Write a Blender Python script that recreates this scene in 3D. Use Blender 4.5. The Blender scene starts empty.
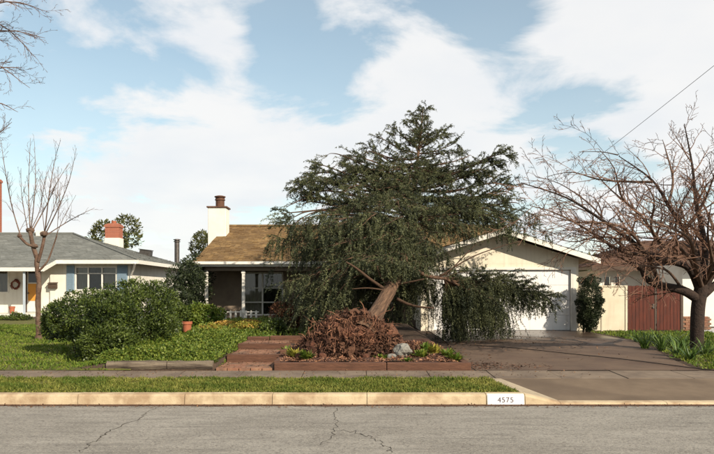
import bpy, math, random
import numpy as np
from mathutils import Vector, Matrix, noise

# ------------------------------------------------------------------ camera, sky, sun, exposure
scene = bpy.context.scene
col = scene.collection
EYE, FPX, CX, HZ = 1.6, 680.0, 357.0, 291.0          # eye height (m), focal length and horizon in photo pixels
cam_d = bpy.data.cameras.new('camera')
cam = bpy.data.objects.new('camera', cam_d); col.objects.link(cam)
cam.location = (0, 0, EYE); cam.rotation_euler = (math.pi/2, 0, 0)
cam_d.sensor_width = 36; cam_d.lens = 36*FPX/714; cam_d.shift_y = (HZ-227)/714
cam_d.clip_end = 3000
scene.camera = cam
SUN_EL, SUN_AZ = 30.0, 41.0                            # azimuth: degrees right of straight behind the camera
sd = Vector((math.sin(math.radians(SUN_AZ))*math.cos(math.radians(SUN_EL)),
             -math.cos(math.radians(SUN_AZ))*math.cos(math.radians(SUN_EL)), math.sin(math.radians(SUN_EL))))
sun_d = bpy.data.lights.new('sun', 'SUN'); sun = bpy.data.objects.new('sun', sun_d); col.objects.link(sun)
sun_d.energy = 5.0; sun_d.angle = math.radians(0.5); sun_d.color = (1.0, 0.88, 0.72)
sun.rotation_euler = sd.to_track_quat('Z', 'Y').to_euler(); sun.location = (20, -20, 25)
scene.view_settings.view_transform = 'Standard'; scene.view_settings.look = 'None'
scene.view_settings.exposure = 0.55; scene.view_settings.gamma = 1.0

def pdir(px, py):
    return Vector(((px-CX)/FPX, 1.0, -(py-HZ)/FPX)).normalized()

def make_world():
    w = bpy.data.worlds.new('World'); scene.world = w; w.use_nodes = True
    nt = w.node_tree; nt.nodes.clear(); N = nt.nodes.new; L = nt.links.new
    out = N('ShaderNodeOutputWorld'); mix = N('ShaderNodeMixShader')
    sky = N('ShaderNodeTexSky'); sky.sky_type = 'NISHITA'; sky.sun_disc = False
    sky.sun_elevation = math.radians(SUN_EL); sky.sun_rotation = math.atan2(sd.x, sd.y)
    sky.air_density = 1.0; sky.dust_density = 0.3; sky.ozone_density = 0.7
    b1 = N('ShaderNodeBackground'); b1.inputs[1].default_value = 0.096
    tn = N('ShaderNodeMix'); tn.data_type = 'RGBA'; tn.blend_type = 'MULTIPLY'; tn.inputs[0].default_value = 1; L(sky.outputs[0], tn.inputs[6]); tn.inputs[7].default_value = (1.0, 1.15, 1.02, 1)   # film rendering of the blue
    L(tn.outputs[2], b1.inputs[0])
    b2 = N('ShaderNodeBackground'); b2.inputs[1].default_value = 0.66
    tc = N('ShaderNodeTexCoord'); sep = N('ShaderNodeSeparateXYZ'); L(tc.outputs['Generated'], sep.inputs[0])
    def m(op, a, b=None, c=None, clamp=False):
        n = N('ShaderNodeMath'); n.operation = op; n.use_clamp = clamp
        for i, v in enumerate((a, b, c)):
            if v is None: continue
            if isinstance(v, (int, float)): n.inputs[i].default_value = v
            else: L(v, n.inputs[i])
        return n.outputs[0]
    zz = m('MAXIMUM', sep.outputs[2], 0.0)
    den = m('ADD', zz, 0.22)
    cx = N('ShaderNodeCombineXYZ'); L(m('DIVIDE', sep.outputs[0], den), cx.inputs[0]); L(m('DIVIDE', sep.outputs[1], den), cx.inputs[1])
    n1 = N('ShaderNodeTexNoise'); n1.inputs['Scale'].default_value = 2.3; n1.inputs['Detail'].default_value = 10; n1.inputs['Roughness'].default_value = 0.58
    n1.inputs['Distortion'].default_value = 0.35
    mp = N('ShaderNodeMapping'); mp.inputs['Location'].default_value = (3.3, 1.7, 0); L(cx.outputs[0], mp.inputs[0]); L(mp.outputs[0], n1.inputs['Vector'])
    dens = n1.outputs[0]
    # the large cloud banks (+) and blue openings (-) seen in the picture
    for (px, py, rad, amp) in ((235, 25, 3.2, .15), (300, 105, 4.0, .14), (190, 120, 4.0, .14), (375, 85, 4, .10), (330, 15, 1.6, .10), (620, 25, 6.0, .26), (690, 105, 4, .14), (450, 110, 5, .14), (70, 35, 2.6, .12), (150, 8, 3, .10),
                               (100, 90, 3, .06), (110, 170, 7, .10), (420, 40, 2.4, .07),
                               (145, 62, 3.8, -.30), (285, 50, 3.0, -.42), (322, 78, 2.2, -.16), (490, 12, 3.4, -.24), (550, 95, 3.8, -.24), (372, 52, 2.6, -.26), (60, 105, 4.5, -.12), (640, 92, 3.4, -.18), (15, 75, 3.5, -.16), (195, 75, 2, -.08)):
        d = pdir(px, py)
        vm = N('ShaderNodeVectorMath'); vm.operation = 'DOT_PRODUCT'; L(tc.outputs['Generated'], vm.inputs[0]); vm.inputs[1].default_value = d
        k = 1.0/(math.radians(rad)**2)
        e = m('EXPONENT', m('MULTIPLY', m('SUBTRACT', vm.outputs['Value'], 1.0), k))
        dens = m('ADD', dens, m('MULTIPLY', e, amp))
    mr = N('ShaderNodeMapRange'); mr.interpolation_type = 'SMOOTHSTEP'; L(dens, mr.inputs[0])
    mr.inputs[1].default_value = 0.37; mr.inputs[2].default_value = 0.56
    # thin white veil low over the horizon
    veil = m('EXPONENT', m('MULTIPLY', zz, -6.5))
    mask = m('MAXIMUM', mr.outputs[0], m('MULTIPLY', veil, 1.0))
    mask = m('ADD', m('MULTIPLY', mask, 0.78), 0.16, clamp=True)
    n2 = N('ShaderNodeTexNoise'); n2.inputs['Scale'].default_value = 2.6; n2.inputs['Detail'].default_value = 5; L(mp.outputs[0], n2.inputs['Vector'])
    cr = N('ShaderNodeValToRGB'); L(n2.outputs[0], cr.inputs[0])
    cr.color_ramp.elements[0].position = .3; cr.color_ramp.elements[0].color = (.90, .92, .95, 1)
    cr.color_ramp.elements[1].position = .62; cr.color_ramp.elements[1].color = (1.0, .99, .98, 1)
    L(cr.outputs[0], b2.inputs[0])
    L(mask, mix.inputs[0]); L(b1.outputs[0], mix.inputs[1]); L(b2.outputs[0], mix.inputs[2]); L(mix.outputs[0], out.inputs[0])
make_world()

# ------------------------------------------------------------------ helpers
random.seed(7); RNG = np.random.default_rng(7)
U = random.uniform
def P(px, py, Y): return Vector(((px-CX)/FPX*Y, Y, EYE-(py-HZ)/FPX*Y))

def tag(o, label=None, cat=None, group=None, kind=None):
    if label: o['label'] = label
    if cat: o['category'] = cat
    if group: o['group'] = group
    if kind: o['kind'] = kind
    return o

def thing(name, loc, label, cat, group=None):
    o = bpy.data.objects.new(name, None); col.objects.link(o); o.location = loc; o.empty_display_size = .2
    return tag(o, label, cat, group)

ORIGIN = {}
def link(name, me, mat, parent=None, origin=None, kind=None, bevel=0, smooth=False):
    """mesh data is in world coordinates; move it to the thing's origin"""
    org = ORIGIN[parent.name] if (parent and parent.name in ORIGIN) else (Vector(parent.location) if parent else Vector(origin or (0, 0, 0)))
    if org.length > 0: me.transform(Matrix.Translation(-org))
    o = bpy.data.objects.new(name, me); col.objects.link(o)
    if parent: o.parent = parent
    else: o.location = org
    ORIGIN[o.name] = org
    if mat: me.materials.append(mat)
    if kind: o['kind'] = kind
    if bevel:
        b = o.modifiers.new('bevel', 'BEVEL'); b.width = bevel; b.segments = 2; b.limit_method = 'ANGLE'
    if smooth:
        me.polygons.foreach_set('use_smooth', np.ones(len(me.polygons), dtype=bool))
    return o

class MB:
    def __init__(s): s.v = []; s.f = []; s.t = []
    def quad(s, a, b, c, d, t=.5):
        n = len(s.v); s.v += [tuple(a), tuple(b), tuple(c), tuple(d)]; s.f.append((n, n+1, n+2, n+3)); s.t += [t]*4
    def tri(s, a, b, c, t=.5):
        n = len(s.v); s.v += [tuple(a), tuple(b), tuple(c)]; s.f.append((n, n+1, n+2)); s.t += [t]*3
    def box(s, x0, x1, y0, y1, z0, z1, t=.5):
        n = len(s.v)
        s.v += [(x, y, z) for z in (z0, z1) for y in (y0, y1) for x in (x0, x1)]; s.t += [t]*8
        s.f += [tuple(n+i for i in q) for q in ((0, 2, 3, 1), (4, 5, 7, 6), (0, 1, 5, 4), (2, 6, 7, 3), (0, 4, 6, 2), (1, 3, 7, 5))]
        return s
    def obox(s, c, size, rot=(0, 0, 0), t=.5):
        from mathutils import Euler
        n = len(s.v); R = Euler(rot).to_matrix(); c = Vector(c)
        for z in (-.5, .5):
            for y in (-.5, .5):
                for x in (-.5, .5): s.v.append(tuple(c+R@Vector((x*size[0], y*size[1], z*size[2]))))
        s.t += [t]*8
        s.f += [tuple(n+i for i in q) for q in ((0, 2, 3, 1), (4, 5, 7, 6), (0, 1, 5, 4), (2, 6, 7, 3), (0, 4, 6, 2), (1, 3, 7, 5))]
        return s
    def prism(s, poly, off, t=.5):
        n = len(s.v); k = len(poly); off = Vector(off)
        s.v += [tuple(p) for p in poly]+[tuple(Vector(p)+off) for p in poly]; s.t += [t]*(2*k)
        s.f.append(tuple(range(n, n+k))); s.f.append(tuple(range(n+2*k-1, n+k-1, -1)))
        for i in range(k):
            j = (i+1) % k; s.f.append((n+i, n+k+i, n+k+j, n+j))
        return s
    def tube(s, pts, rad, sides=6, t=.5, cap=True):
        pts = [Vector(p) for p in pts]
        if not hasattr(rad, '__len__'): rad = [rad]*len(pts)
        n0 = len(s.v); a = None
        for i, p in enumerate(pts):
            d = (pts[min(i+1, len(pts)-1)]-pts[max(i-1, 0)])
            if d.length < 1e-9: d = Vector((0, 0, 1))
            d.normalize()
            if a is None: a = d.orthogonal().normalized()
            a = a-d*a.dot(d)
            a = a.normalized() if a.length > 1e-6 else d.orthogonal().normalized()
            b = d.cross(a)
            for k in range(sides):
                an = 2*math.pi*k/sides
                s.v.append(tuple(p+(a*math.cos(an)+b*math.sin(an))*rad[i])); s.t.append(t)
        for i in range(len(pts)-1):
            for k in range(sides):
                k2 = (k+1) % sides
                s.f.append((n0+i*sides+k, n0+i*sides+k2, n0+(i+1)*sides+k2, n0+(i+1)*sides+k))
        if cap:
            s.f.append(tuple(n0+k for k in range(sides-1, -1, -1)))
            e = n0+(len(pts)-1)*sides; s.f.append(tuple(e+k for k in range(sides)))
        return s
    def mesh(s, name):
        me = bpy.data.meshes.new(name); me.from_pydata(s.v, [], s.f); me.update()
        at = me.attributes.new('tint', 'FLOAT', 'POINT'); at.data.foreach_set('value', np.array(s.t, dtype=np.float32))
        return me
    def build(s, name, mat, parent=None, **k): return link(name, s.mesh(name), mat, parent, **k)

def quads_np(name, V, tint):
    """V (n,4,3) -> mesh of n quads with one tint each"""
    n = len(V); me = bpy.data.meshes.new(name)
    me.vertices.add(n*4); me.vertices.foreach_set('co', np.ascontiguousarray(V, dtype=np.float32).ravel())
    me.loops.add(n*4); me.loops.foreach_set('vertex_index', np.arange(n*4, dtype=np.int32))
    me.polygons.add(n); me.polygons.foreach_set('loop_start', np.arange(0, n*4, 4, dtype=np.int32))
    me.update(calc_edges=True); me.validate()
    at = me.attributes.new('tint', 'FLOAT', 'POINT'); at.data.foreach_set('value', np.repeat(np.asarray(tint, dtype=np.float32), 4))
    return me

def unit(a): return a/np.maximum(np.linalg.norm(a, axis=1, keepdims=True), 1e-9)
def leaf_quads(p, axis, nrm, length, width):
    """diamond leaves: base p, pointing along axis"""
    axis = unit(axis); side = unit(np.cross(axis, nrm)); up = np.cross(side, axis)
    length = np.asarray(length).reshape(-1, 1); width = np.asarray(width).reshape(-1, 1)
    m = p+axis*length*.48+up*length*.10
    return np.stack([p, m+side*width*.5, p+axis*length, m-side*width*.5], axis=1)

def lump_leaves(lumps, n, size, wid=.5, outward=.6, seed=1, shell=(.72, 1.04), flat=0., jit=.35):
    """leaves spread through the outer skin of a union of ellipsoids [(centre, radii)]"""
    r = np.random.default_rng(seed)
    C = np.array([l[0] for l in lumps], dtype=float); R = np.array([l[1] for l in lumps], dtype=float)
    w = (R[:, 0]*R[:, 1]+R[:, 1]*R[:, 2]+R[:, 0]*R[:, 2]); w = w/w.sum()
    idx = r.choice(len(lumps), size=n, p=w)
    d = unit(r.normal(size=(n, 3)))
    rr = r.uniform(shell[0], shell[1], size=(n, 1))
    p = C[idx]+d*R[idx]*rr
    keep = np.ones(n, bool)
    for k in range(len(lumps)):
        q = np.linalg.norm((p-C[k])/R[k], axis=1)
        keep &= ~((q < .62) & (idx != k))
    p, d, rr = p[keep], d[keep], rr[keep]; n = len(p)
    nz = np.array([noise.noise(Vector(q)*2.3)+.5*noise.noise(Vector(q)*6.1) for q in p])
    gap = (nz < -.34) & (rr[:, 0] > .86); p, d, nz = p[~gap], d[~gap], nz[~gap]; n = len(p)
    ax = d*outward+r.normal(size=(n, 3))*jit+np.array([0, 0, .15])
    nr = d+r.normal(size=(n, 3))*.5+np.array([0, 0, flat])
    L = size*r.uniform(.5, 1.45, n)
    return p, leaf_quads(p, ax, nr, L, L*wid*r.uniform(.7, 1.2, n)), np.clip(.45+.5*nz+r.normal(0, .24, n), 0, 1)

def clumpy(main, k, r0, r1, seed, zmin=None):
    """small lumps over the skin of big ellipsoids"""
    r = np.random.default_rng(seed); out = []
    for (c, R) in main:
        c = np.array(c, float); R = np.array(R, float)
        out.append((c, R*.86))
        for _ in range(k):
            d = unit(r.normal(size=(1, 3)))[0]
            p = c+d*R*r.uniform(.75, 1.0)
            if zmin is not None and p[2] < zmin: p[2] = zmin+r.uniform(0, .2)
            s = r.uniform(r0, r1)
            out.append((p, np.array([s, s, s*r.uniform(.7, 1.0)])))
    return out

# ------------------------------------------------------------------ materials
def mat(name, c1, c2=None, scale=6., rough=.8, bump=0., bscale=40., c3=None, s3=1., amt3=.5, tint=None, transl=0., spec=.3, extra=None, metal=0., stretch=(1, 1, 1), detail=6., rvar=None):
    m = bpy.data.materials.new(name); m.use_nodes = True; nt = m.node_tree; N = nt.nodes.new; L = nt.links.new
    b = nt.nodes['Principled BSDF']; b.inputs['Roughness'].default_value = rough; b.inputs['Specular IOR Level'].default_value = spec; b.inputs['Metallic'].default_value = metal
    tc = N('ShaderNodeTexCoord'); mp = N('ShaderNodeMapping'); L(tc.outputs['Object'], mp.inputs[0]); mp.inputs['Scale'].default_value = stretch
    def noi(s, d=detail):
        n = N('ShaderNodeTexNoise'); n.inputs['Scale'].default_value = s; n.inputs['Detail'].default_value = d; n.inputs['Roughness'].default_value = .6; L(mp.outputs[0], n.inputs['Vector']); return n
    def mixc(fac, a, bb):
        x = N('ShaderNodeMix'); x.data_type = 'RGBA'
        if isinstance(fac, (int, float)): x.inputs[0].default_value = fac
        else: L(fac, x.inputs[0])
        for i, v in ((6, a), (7, bb)):
            if isinstance(v, (tuple, list)): x.inputs[i].default_value = (*v, 1)
            else: L(v, x.inputs[i])
        return x.outputs[2]
    def ramp(src, lo, hi):
        x = N('ShaderNodeMapRange'); L(src, x.inputs[0]); x.inputs[1].default_value = lo; x.inputs[2].default_value = hi; return x.outputs[0]
    c = c1
    if c2 is not None:
        if tint is None: c = mixc(ramp(noi(scale).outputs[0], .32, .68), c1, c2)
        else:
            at = N('ShaderNodeAttribute'); at.attribute_name = 'tint'; c = mixc(at.outputs['Fac'], c1, c2)
            if tint > 1: c = mixc(ramp(noi(scale).outputs[0], .35, .65), c, c1)
    if c3 is not None:
        f = N('ShaderNodeMath'); f.operation = 'MULTIPLY'; f.inputs[1].default_value = amt3; L(ramp(noi(s3, 3).outputs[0], .45, .62), f.inputs[0]); c = mixc(f.outputs[0], c, c3)
    if extra: c = extra(N, L, mp, c, mixc, ramp, noi, b)
    if isinstance(c, (tuple, list)): b.inputs['Base Color'].default_value = (*c, 1)
    else: L(c, b.inputs['Base Color'])
    if rvar:
        L(N_mr(N, L, noi(rvar[0], 3).outputs[0], rvar[1], rvar[2]), b.inputs['Roughness'])
    if bump:
        bp = N('ShaderNodeBump'); bp.inputs['Strength'].default_value = 1; bp.inputs['Distance'].default_value = bump; L(noi(bscale).outputs[0], bp.inputs['Height']); L(bp.outputs[0], b.inputs['Normal'])
    if transl:
        tr = N('ShaderNodeBsdfTranslucent'); mx = N('ShaderNodeMixShader'); mx.inputs[0].default_value = transl
        if isinstance(c, (tuple, list)): tr.inputs[0].default_value = (*c, 1)
        else: L(c, tr.inputs[0])
        L(b.outputs[0], mx.inputs[1]); L(tr.outputs[0], mx.inputs[2]); L(mx.outputs[0], nt.nodes['Material Output'].inputs[0])
    return m
def N_mr(N, L, src, lo, hi):
    x = N('ShaderNodeMapRange'); L(src, x.inputs[0]); x.inputs[1].default_value = .4; x.inputs[2].default_value = .65; x.inputs[3].default_value = lo; x.inputs[4].default_value = hi; return x.outputs[0]

def ex_asphalt(N, L, mp, c, mixc, ramp, noi, b):
    def mul(src, k):
        f = N('ShaderNodeMath'); f.operation = 'MULTIPLY'; f.inputs[1].default_value = k; L(src, f.inputs[0]); return f.outputs[0]
    v = N('ShaderNodeTexVoronoi'); v.inputs['Scale'].default_value = 90; L(mp.outputs[0], v.inputs['Vector'])
    c = mixc(mul(ramp(v.outputs['Color'], .5, 1.0), .7), c, (.42, .38, .31))
    v2 = N('ShaderNodeTexVoronoi'); v2.inputs['Scale'].default_value = 42; L(mp.outputs[0], v2.inputs['Vector'])
    c = mixc(mul(ramp(v2.outputs['Color'], .66, .9), .7), c, (.07, .057, .048))
    # dark scuffs drawn out along the street
    n = N('ShaderNodeTexNoise'); n.inputs['Scale'].default_value = 1.6; n.inputs['Detail'].default_value = 8; n.inputs['Roughness'].default_value = .7
    mm = N('ShaderNodeMapping'); mm.inputs['Scale'].default_value = (.55, 3.2, 1); L(mp.outputs[0], mm.inputs[0]); L(mm.outputs[0], n.inputs['Vector'])
    return mixc(mul(ramp(n.outputs[0], .50, .70), .55), c, (.085, .076, .066))
def ex_wet(N, L, mp, c, mixc, ramp, noi, b):
    # damp stained concrete in front of the garage door, rust coloured smears nearer the bed
    tc = N('ShaderNodeTexCoord'); sp = N('ShaderNodeSeparateXYZ'); L(tc.outputs['Object'], sp.inputs[0])
    n = noi(.8, 5); a = N('ShaderNodeMath'); a.operation = 'MULTIPLY_ADD'; L(n.outputs[0], a.inputs[0]); a.inputs[1].default_value = 9.0; L(sp.outputs[1], a.inputs[2])
    wet = ramp(a.outputs[0], 4.4, 7.2)
    rr = N('ShaderNodeMapRange'); L(wet, rr.inputs[0]); rr.inputs[3].default_value = .85; rr.inputs[4].default_value = .30; L(rr.outputs[0], b.inputs['Roughness'])
    f = N('ShaderNodeMath'); f.operation = 'MULTIPLY'; f.inputs[1].default_value = .78; L(wet, f.inputs[0])
    return mixc(f.outputs[0], c, (.038, .025, .017))
def ex_brick(N, L, mp, c, mixc, ramp, noi, b):
    v = N('ShaderNodeTexBrick'); L(mp.outputs[0], v.inputs['Vector']); v.inputs['Scale'].default_value = 4.5
    mp.inputs['Rotation'].default_value = (math.pi/2, 0, 0)
    f = N('ShaderNodeMath'); f.operation = 'MULTIPLY'; f.inputs[1].default_value = .6; L(v.outputs['Fac'], f.inputs[0])
    return mixc(f.outputs[0], c, (.36, .30, .25))
def ex_streak(N, L, mp, c, mixc, ramp, noi, b):
    n = N('ShaderNodeTexNoise'); n.inputs['Scale'].default_value = 2.2; n.inputs['Detail'].default_value = 5; mm = N('ShaderNodeMapping'); mm.inputs['Scale'].default_value = (4, 4, .35)
    L(mp.outputs[0], mm.inputs[0]); L(mm.outputs[0], n.inputs['Vector'])
    f = N('ShaderNodeMath'); f.operation = 'MULTIPLY'; f.inputs[1].default_value = .35; L(ramp(n.outputs[0], .5, .75), f.inputs[0])
    return mixc(f.outputs[0], c, (.42, .36, .28))

M = dict(
 asphalt=mat('worn_asphalt', (.180, .168, .146), (.245, .229, .198), 1.6, .92, .007, 55, (.128, .117, .10), .55, .5, extra=ex_asphalt, stretch=(1, 1.5, 1)),
 crack=mat('crack_dirt', (.055, .047, .038), rough=1),
 concrete=mat('kerb_concrete', (.48, .385, .25), (.38, .295, .185), 5, .9, .005, 50, (.22, .135, .075), 3.0, .65),
 walk=mat('sidewalk_concrete', (0.189, 0.144, 0.102), (0.132, 0.102, 0.0756), 3, .9, .003, 70, (0.0832, 0.0605, 0.0454), 1.2, .6),
 apron=mat('apron_concrete', (.148, .108, .072), (.112, .08, .053), 2.2, .9, .003, 60, (.08, .056, .037), .8, .65),
 flare=mat('flare_concrete', (0.356, 0.295, 0.204), (0.272, 0.22, 0.151), 6, .9, .003, 60),
 drive=mat('driveway_concrete', (.118, .074, .045), (.078, .049, .030), 1.1, .7, .003, 50, (.055, .029, .017), .9, .6, spec=.45, extra=ex_wet),
 soil=mat('garden_soil', (0.0756, 0.0491, 0.0318), (0.0416, 0.0272, 0.0189), 6, .95, .03, 18),
 bark_soil=mat('bark_soil', (0.0832, 0.0378, 0.0242), (0.0416, 0.0196, 0.0136), 9, .95, .03, 22),
 lawn=mat('lawn_turf', (0.0756, 0.0832, 0.0166), (0.121, 0.106, 0.0302), 3, .95, .02, 40),
 grass=mat('grass_blades', (.060, .098, .009), (.225, .215, .045), tint=1, rough=.7, transl=.25),
 lawn_grass=mat('lawn_blades', (.062, .115, .010), (.185, .215, .028), tint=1, rough=.7, transl=.25),
 white=mat('white_paint', (0.672, 0.638, 0.571), (0.605, 0.571, 0.496), 2.5, .65, .002, 60),
 garage_white=mat('garage_door_paint', (0.697, 0.689, 0.672), (0.647, 0.638, 0.622), 1.6, .55, .0015, 40, extra=ex_streak),
 stucco=mat('cream_stucco', (.70, .635, .505), (.62, .555, .43), 3, .9, .006, 90, extra=ex_streak),
 cream=mat('pale_cream_siding', (.66, .635, .56), (.60, .57, .49), 2, .85, .004, 60, extra=ex_streak),
 trim=mat('trim_paint', (0.672, 0.647, 0.588), (0.588, 0.554, 0.487), 8, .6),
 dtrim=mat('brown_trim', (0.0756, 0.0491, 0.034), (0.0529, 0.034, 0.0227), 9, .7),
 blue=mat('blue_shutter', (.20, .28, .345), (.17, .24, .30), 8, .6),
 shake=mat('brown_shake', (.125, .074, .030), (.285, .182, .074), tint=2, scale=1.3, rough=.9, bump=.01, bscale=30),
 gray_shake=mat('grey_shingle', (0.121, 0.125, 0.113), (0.204, 0.208, 0.189), tint=2, scale=1.1, rough=.9, bump=.008, bscale=30),
 dk_shake=mat('dark_brown_shake', (0.0756, 0.0393, 0.0249), (0.167, 0.0869, 0.0529), tint=2, scale=1.3, rough=.9, bump=.01, bscale=30),
 soffit=mat('soffit_boards', (0.227, 0.174, 0.121), (0.167, 0.125, 0.0832), 6, .8),
 brick=mat('chimney_brick', (0.318, 0.0909, 0.0454), (0.227, 0.0643, 0.034), 9, .9, .004, 40, extra=ex_brick),
 paver=mat('paver_brick', (.19, .078, .046), (.26, .15, .092), 5, .9, .006, 40, (.10, .065, .047), 3, .7),
 red=mat('red_gate_paint', (.11, .024, .011), (.06, .016, .009), 4, .75, .003, 40, (.045, .014, .009), 2.2, .6, stretch=(6, 6, .6)),
 glass=mat('window_glass', (0.0151, 0.0166, 0.0182), rough=.06, spec=.6),
 pane_back=mat('curtain_cloth', (0.416, 0.347, 0.272), (0.318, 0.257, 0.204), 9, .9, stretch=(6, 1, .3)),
 dark_in=mat('dark_interior', (0.0265, 0.0227, 0.0196), rough=.9),
 metal=mat('flue_metal', (0.121, 0.113, 0.106), (0.068, 0.0567, 0.0454), 6, .5, metal=.7),
 rust=mat('rusty_cap', (0.121, 0.0567, 0.0302), (0.068, 0.034, 0.0227), 12, .8),
 timber=mat('old_timber', (0.129, 0.0605, 0.0363), (0.068, 0.0325, 0.0204), 7, .9, .012, 30, stretch=(.5, 4, 4)),
 grey_log=mat('weathered_log', (0.196, 0.158, 0.113), (0.0981, 0.0756, 0.0529), 6, .9, .015, 26, (0.0529, 0.0378, 0.0302), 3, .8, stretch=(.4, 4, 4)),
 bark=mat('cedar_bark', (.040, .023, .014), (.150, .088, .052), tint=1, rough=.95, bump=.02, bscale=24),
 root=mat('torn_root', (.05, .021, .013), (.22, .105, .06), tint=1, rough=.95, bump=.012, bscale=40),
 clod=mat('root_soil', (.115, .045, .025), (.035, .015, .010), 7, 1, .07, 12, (.19, .09, .052), 5, .5),
 twig=mat('cedar_twig', (.105, .06, .036), (.05, .03, .02), tint=1, rough=.9),
 needle=mat('cedar_needles', (.014, .021, .009), (.125, .135, .058), tint=1, rough=.6, transl=.10),
 redbark=mat('red_brown_bark', (.125, .072, .046), (.065, .038, .027), 14, .85, .03, 30, (.165, .12, .088), 6, .5),
 shoot=mat('pale_shoots', (.16, .105, .075), (.10, .062, .045), tint=1, rough=.8),
 dkbark=mat('dark_bark', (0.0416, 0.0257, 0.0182), (0.0189, 0.0129, 0.00981), 9, .9, .03, 24),
 limb=mat('fruit_limb', (.13, .082, .055), (.06, .036, .026), 9, .9, .012, 30),
 ftwig=mat('fruit_twig', (.16, .088, .055), (.085, .045, .03), tint=1, rough=.85),
 bush=mat('bush_leaf', (.009, .021, .004), (.095, .128, .021), tint=1, rough=.5, spec=.35, transl=.10),
 dark_leaf=mat('dark_leaf', (0.0106, 0.0182, 0.0068), (0.034, 0.0454, 0.0151), tint=1, rough=.6, transl=.1),
 cover=mat('ground_cover_leaf', (.040, .085, .008), (.175, .205, .031), tint=1, rough=.55, transl=.22),
 yellow_leaf=mat('yellow_leaf', (0.151, 0.158, 0.0227), (0.318, 0.272, 0.0454), tint=1, rough=.6, transl=.25),
 flower=mat('yellow_flower', (.42, .30, .06), (.36, .20, .05), tint=1, rough=.6, transl=.2),
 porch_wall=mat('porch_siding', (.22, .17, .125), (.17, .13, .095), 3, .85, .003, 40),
 red_leaf=mat('rusty_leaf', (0.0981, 0.0378, 0.0227), (0.196, 0.0981, 0.0454), tint=1, rough=.7, transl=.1),
 far_leaf=mat('far_tree_leaf', (0.0378, 0.0491, 0.0151), (0.121, 0.121, 0.0378), tint=1, rough=.7, transl=.15),
 strap=mat('strap_leaf', (0.034, 0.0756, 0.0136), (0.121, 0.182, 0.0378), tint=1, rough=.45, transl=.2),
 rock=mat('grey_rock', (.24, .23, .20), (.14, .132, .115), 5, .9, .03, 12, (.09, .08, .065), 4, .7),
 terracotta=mat('terracotta', (0.34, 0.113, 0.0567), (0.249, 0.0756, 0.0378), 8, .8),
 line=mat('black_line', (0.0189, 0.0151, 0.0136), rough=.7),
 paint=mat('kerb_white_paint', (0.689, 0.672, 0.655), (0.605, 0.58, 0.546), 14, .7, .001, 60),
 ink=mat('kerb_number_ink', (0.0756, 0.0567, 0.0756), rough=.8),
 chip=mat('bark_chip', (0.151, 0.0643, 0.0378), (0.287, 0.151, 0.0832), tint=1, rough=.95),
 litter=mat('leaf_litter', (0.0756, 0.0378, 0.0212), (0.167, 0.0909, 0.0454), tint=1, rough=.95),
 pale_post=mat('pale_blue_paint', (0.378, 0.431, 0.469), (0.333, 0.385, 0.423), 5, .6),
 chunk=mat('torn_root_wood', (.23, .115, .066), (.10, .044, .026), 9, .95, .03, 30),
 flake=mat('root_flakes', (.022, .010, .007), (.155, .078, .046), tint=1, rough=.95),
 dirt=mat('gutter_dirt', (0.0981, 0.0469, 0.0265), (0.0567, 0.0302, 0.0189), 12, .95, .01, 40),
 orange=mat('orange_sun_patch', (0.567, 0.272, 0.0454), (0.514, 0.211, 0.0378), 6, .6),
 wreath=mat('wreath_twigs', (0.113, 0.0302, 0.0227), (0.211, 0.0756, 0.0454), tint=1, rough=.9),
 ply=mat('fence_panel_paint', (0.59, 0.529, 0.401), (0.514, 0.454, 0.333), 2.5, .85, .003, 50, extra=ex_streak),
)
# ------------------------------------------------------------------ ground heights
def sm(x, a, b):
    t = np.clip((np.asarray(x, float)-a)/(b-a), 0, 1); return t*t*(3-2*t)
def hgt(x, y):
    x = np.asarray(x, float); y = np.asarray(y, float)
    f = np.interp(y, [9.6, 9.72, 11.1, 12.0, 24, 40, 700], [-.06, .13, .15, .19, .225, .3, .3])
    f = np.where((y < 11.2) & (x > 2.05), -.06, f)
    r = np.interp(y, [12.06, 12.1, 15, 18, 25, 40], [0, .11, .2, .3, .28, .2])
    q = np.interp(y, [12.1, 18, 30, 50], [0, .1, .22, .2])
    wr = 1-sm(x, 1.6, 2.15); wl = sm(x, -5.3, -4.4)
    z = f+wr*(wl*r+(1-wl)*q)
    ins = (x > -2.52) & (x < -1.5)
    z = np.where(ins & (y > 12.0) & (y <= 13.1), .17, z)
    z = np.where(ins & (y > 13.1) & (y <= 14.42), .30, z)
    z = np.where(ins & (y > 14.42) & (y <= 15.5), .41, z)
    return z
def H(x, y): return float(hgt(x, y))

def grid_mesh(name, xs, ys, fz):
    X, Y = np.meshgrid(xs, ys); Z = fz(X, Y)
    V = np.stack([X, Y, Z], -1).reshape(-1, 3); nx, ny = len(xs), len(ys)
    i = np.arange((ny-1)*(nx-1)); r, c = i//(nx-1), i % (nx-1); a = r*nx+c
    F = np.stack([a, a+1, a+nx+1, a+nx], 1)
    me = bpy.data.meshes.new(name); me.from_pydata(V.tolist(), [], F.tolist()); me.update(); return me

xs = np.unique(np.round(np.concatenate([np.linspace(-700, -40, 12), np.linspace(-40, -16, 13), np.arange(-16, 16.01, .2), np.linspace(16, 40, 13), np.linspace(40, 700, 12), [-2.53, -2.51, -1.51, -1.49, 2.04, 2.06]]), 3))
ys = np.unique(np.round(np.concatenate([np.linspace(-300, 9.5, 10), [9.6, 9.72, 11.14, 11.16, 12.05, 12.06, 12.1, 13.09, 13.11, 14.41, 14.43, 15.49, 15.51], np.arange(9.6, 20, .15), np.arange(20, 44, .5), np.linspace(44, 700, 14)]), 3))
g = link('ground', grid_mesh('ground', xs, ys, hgt), M['soil'], kind='structure', smooth=True)

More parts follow.
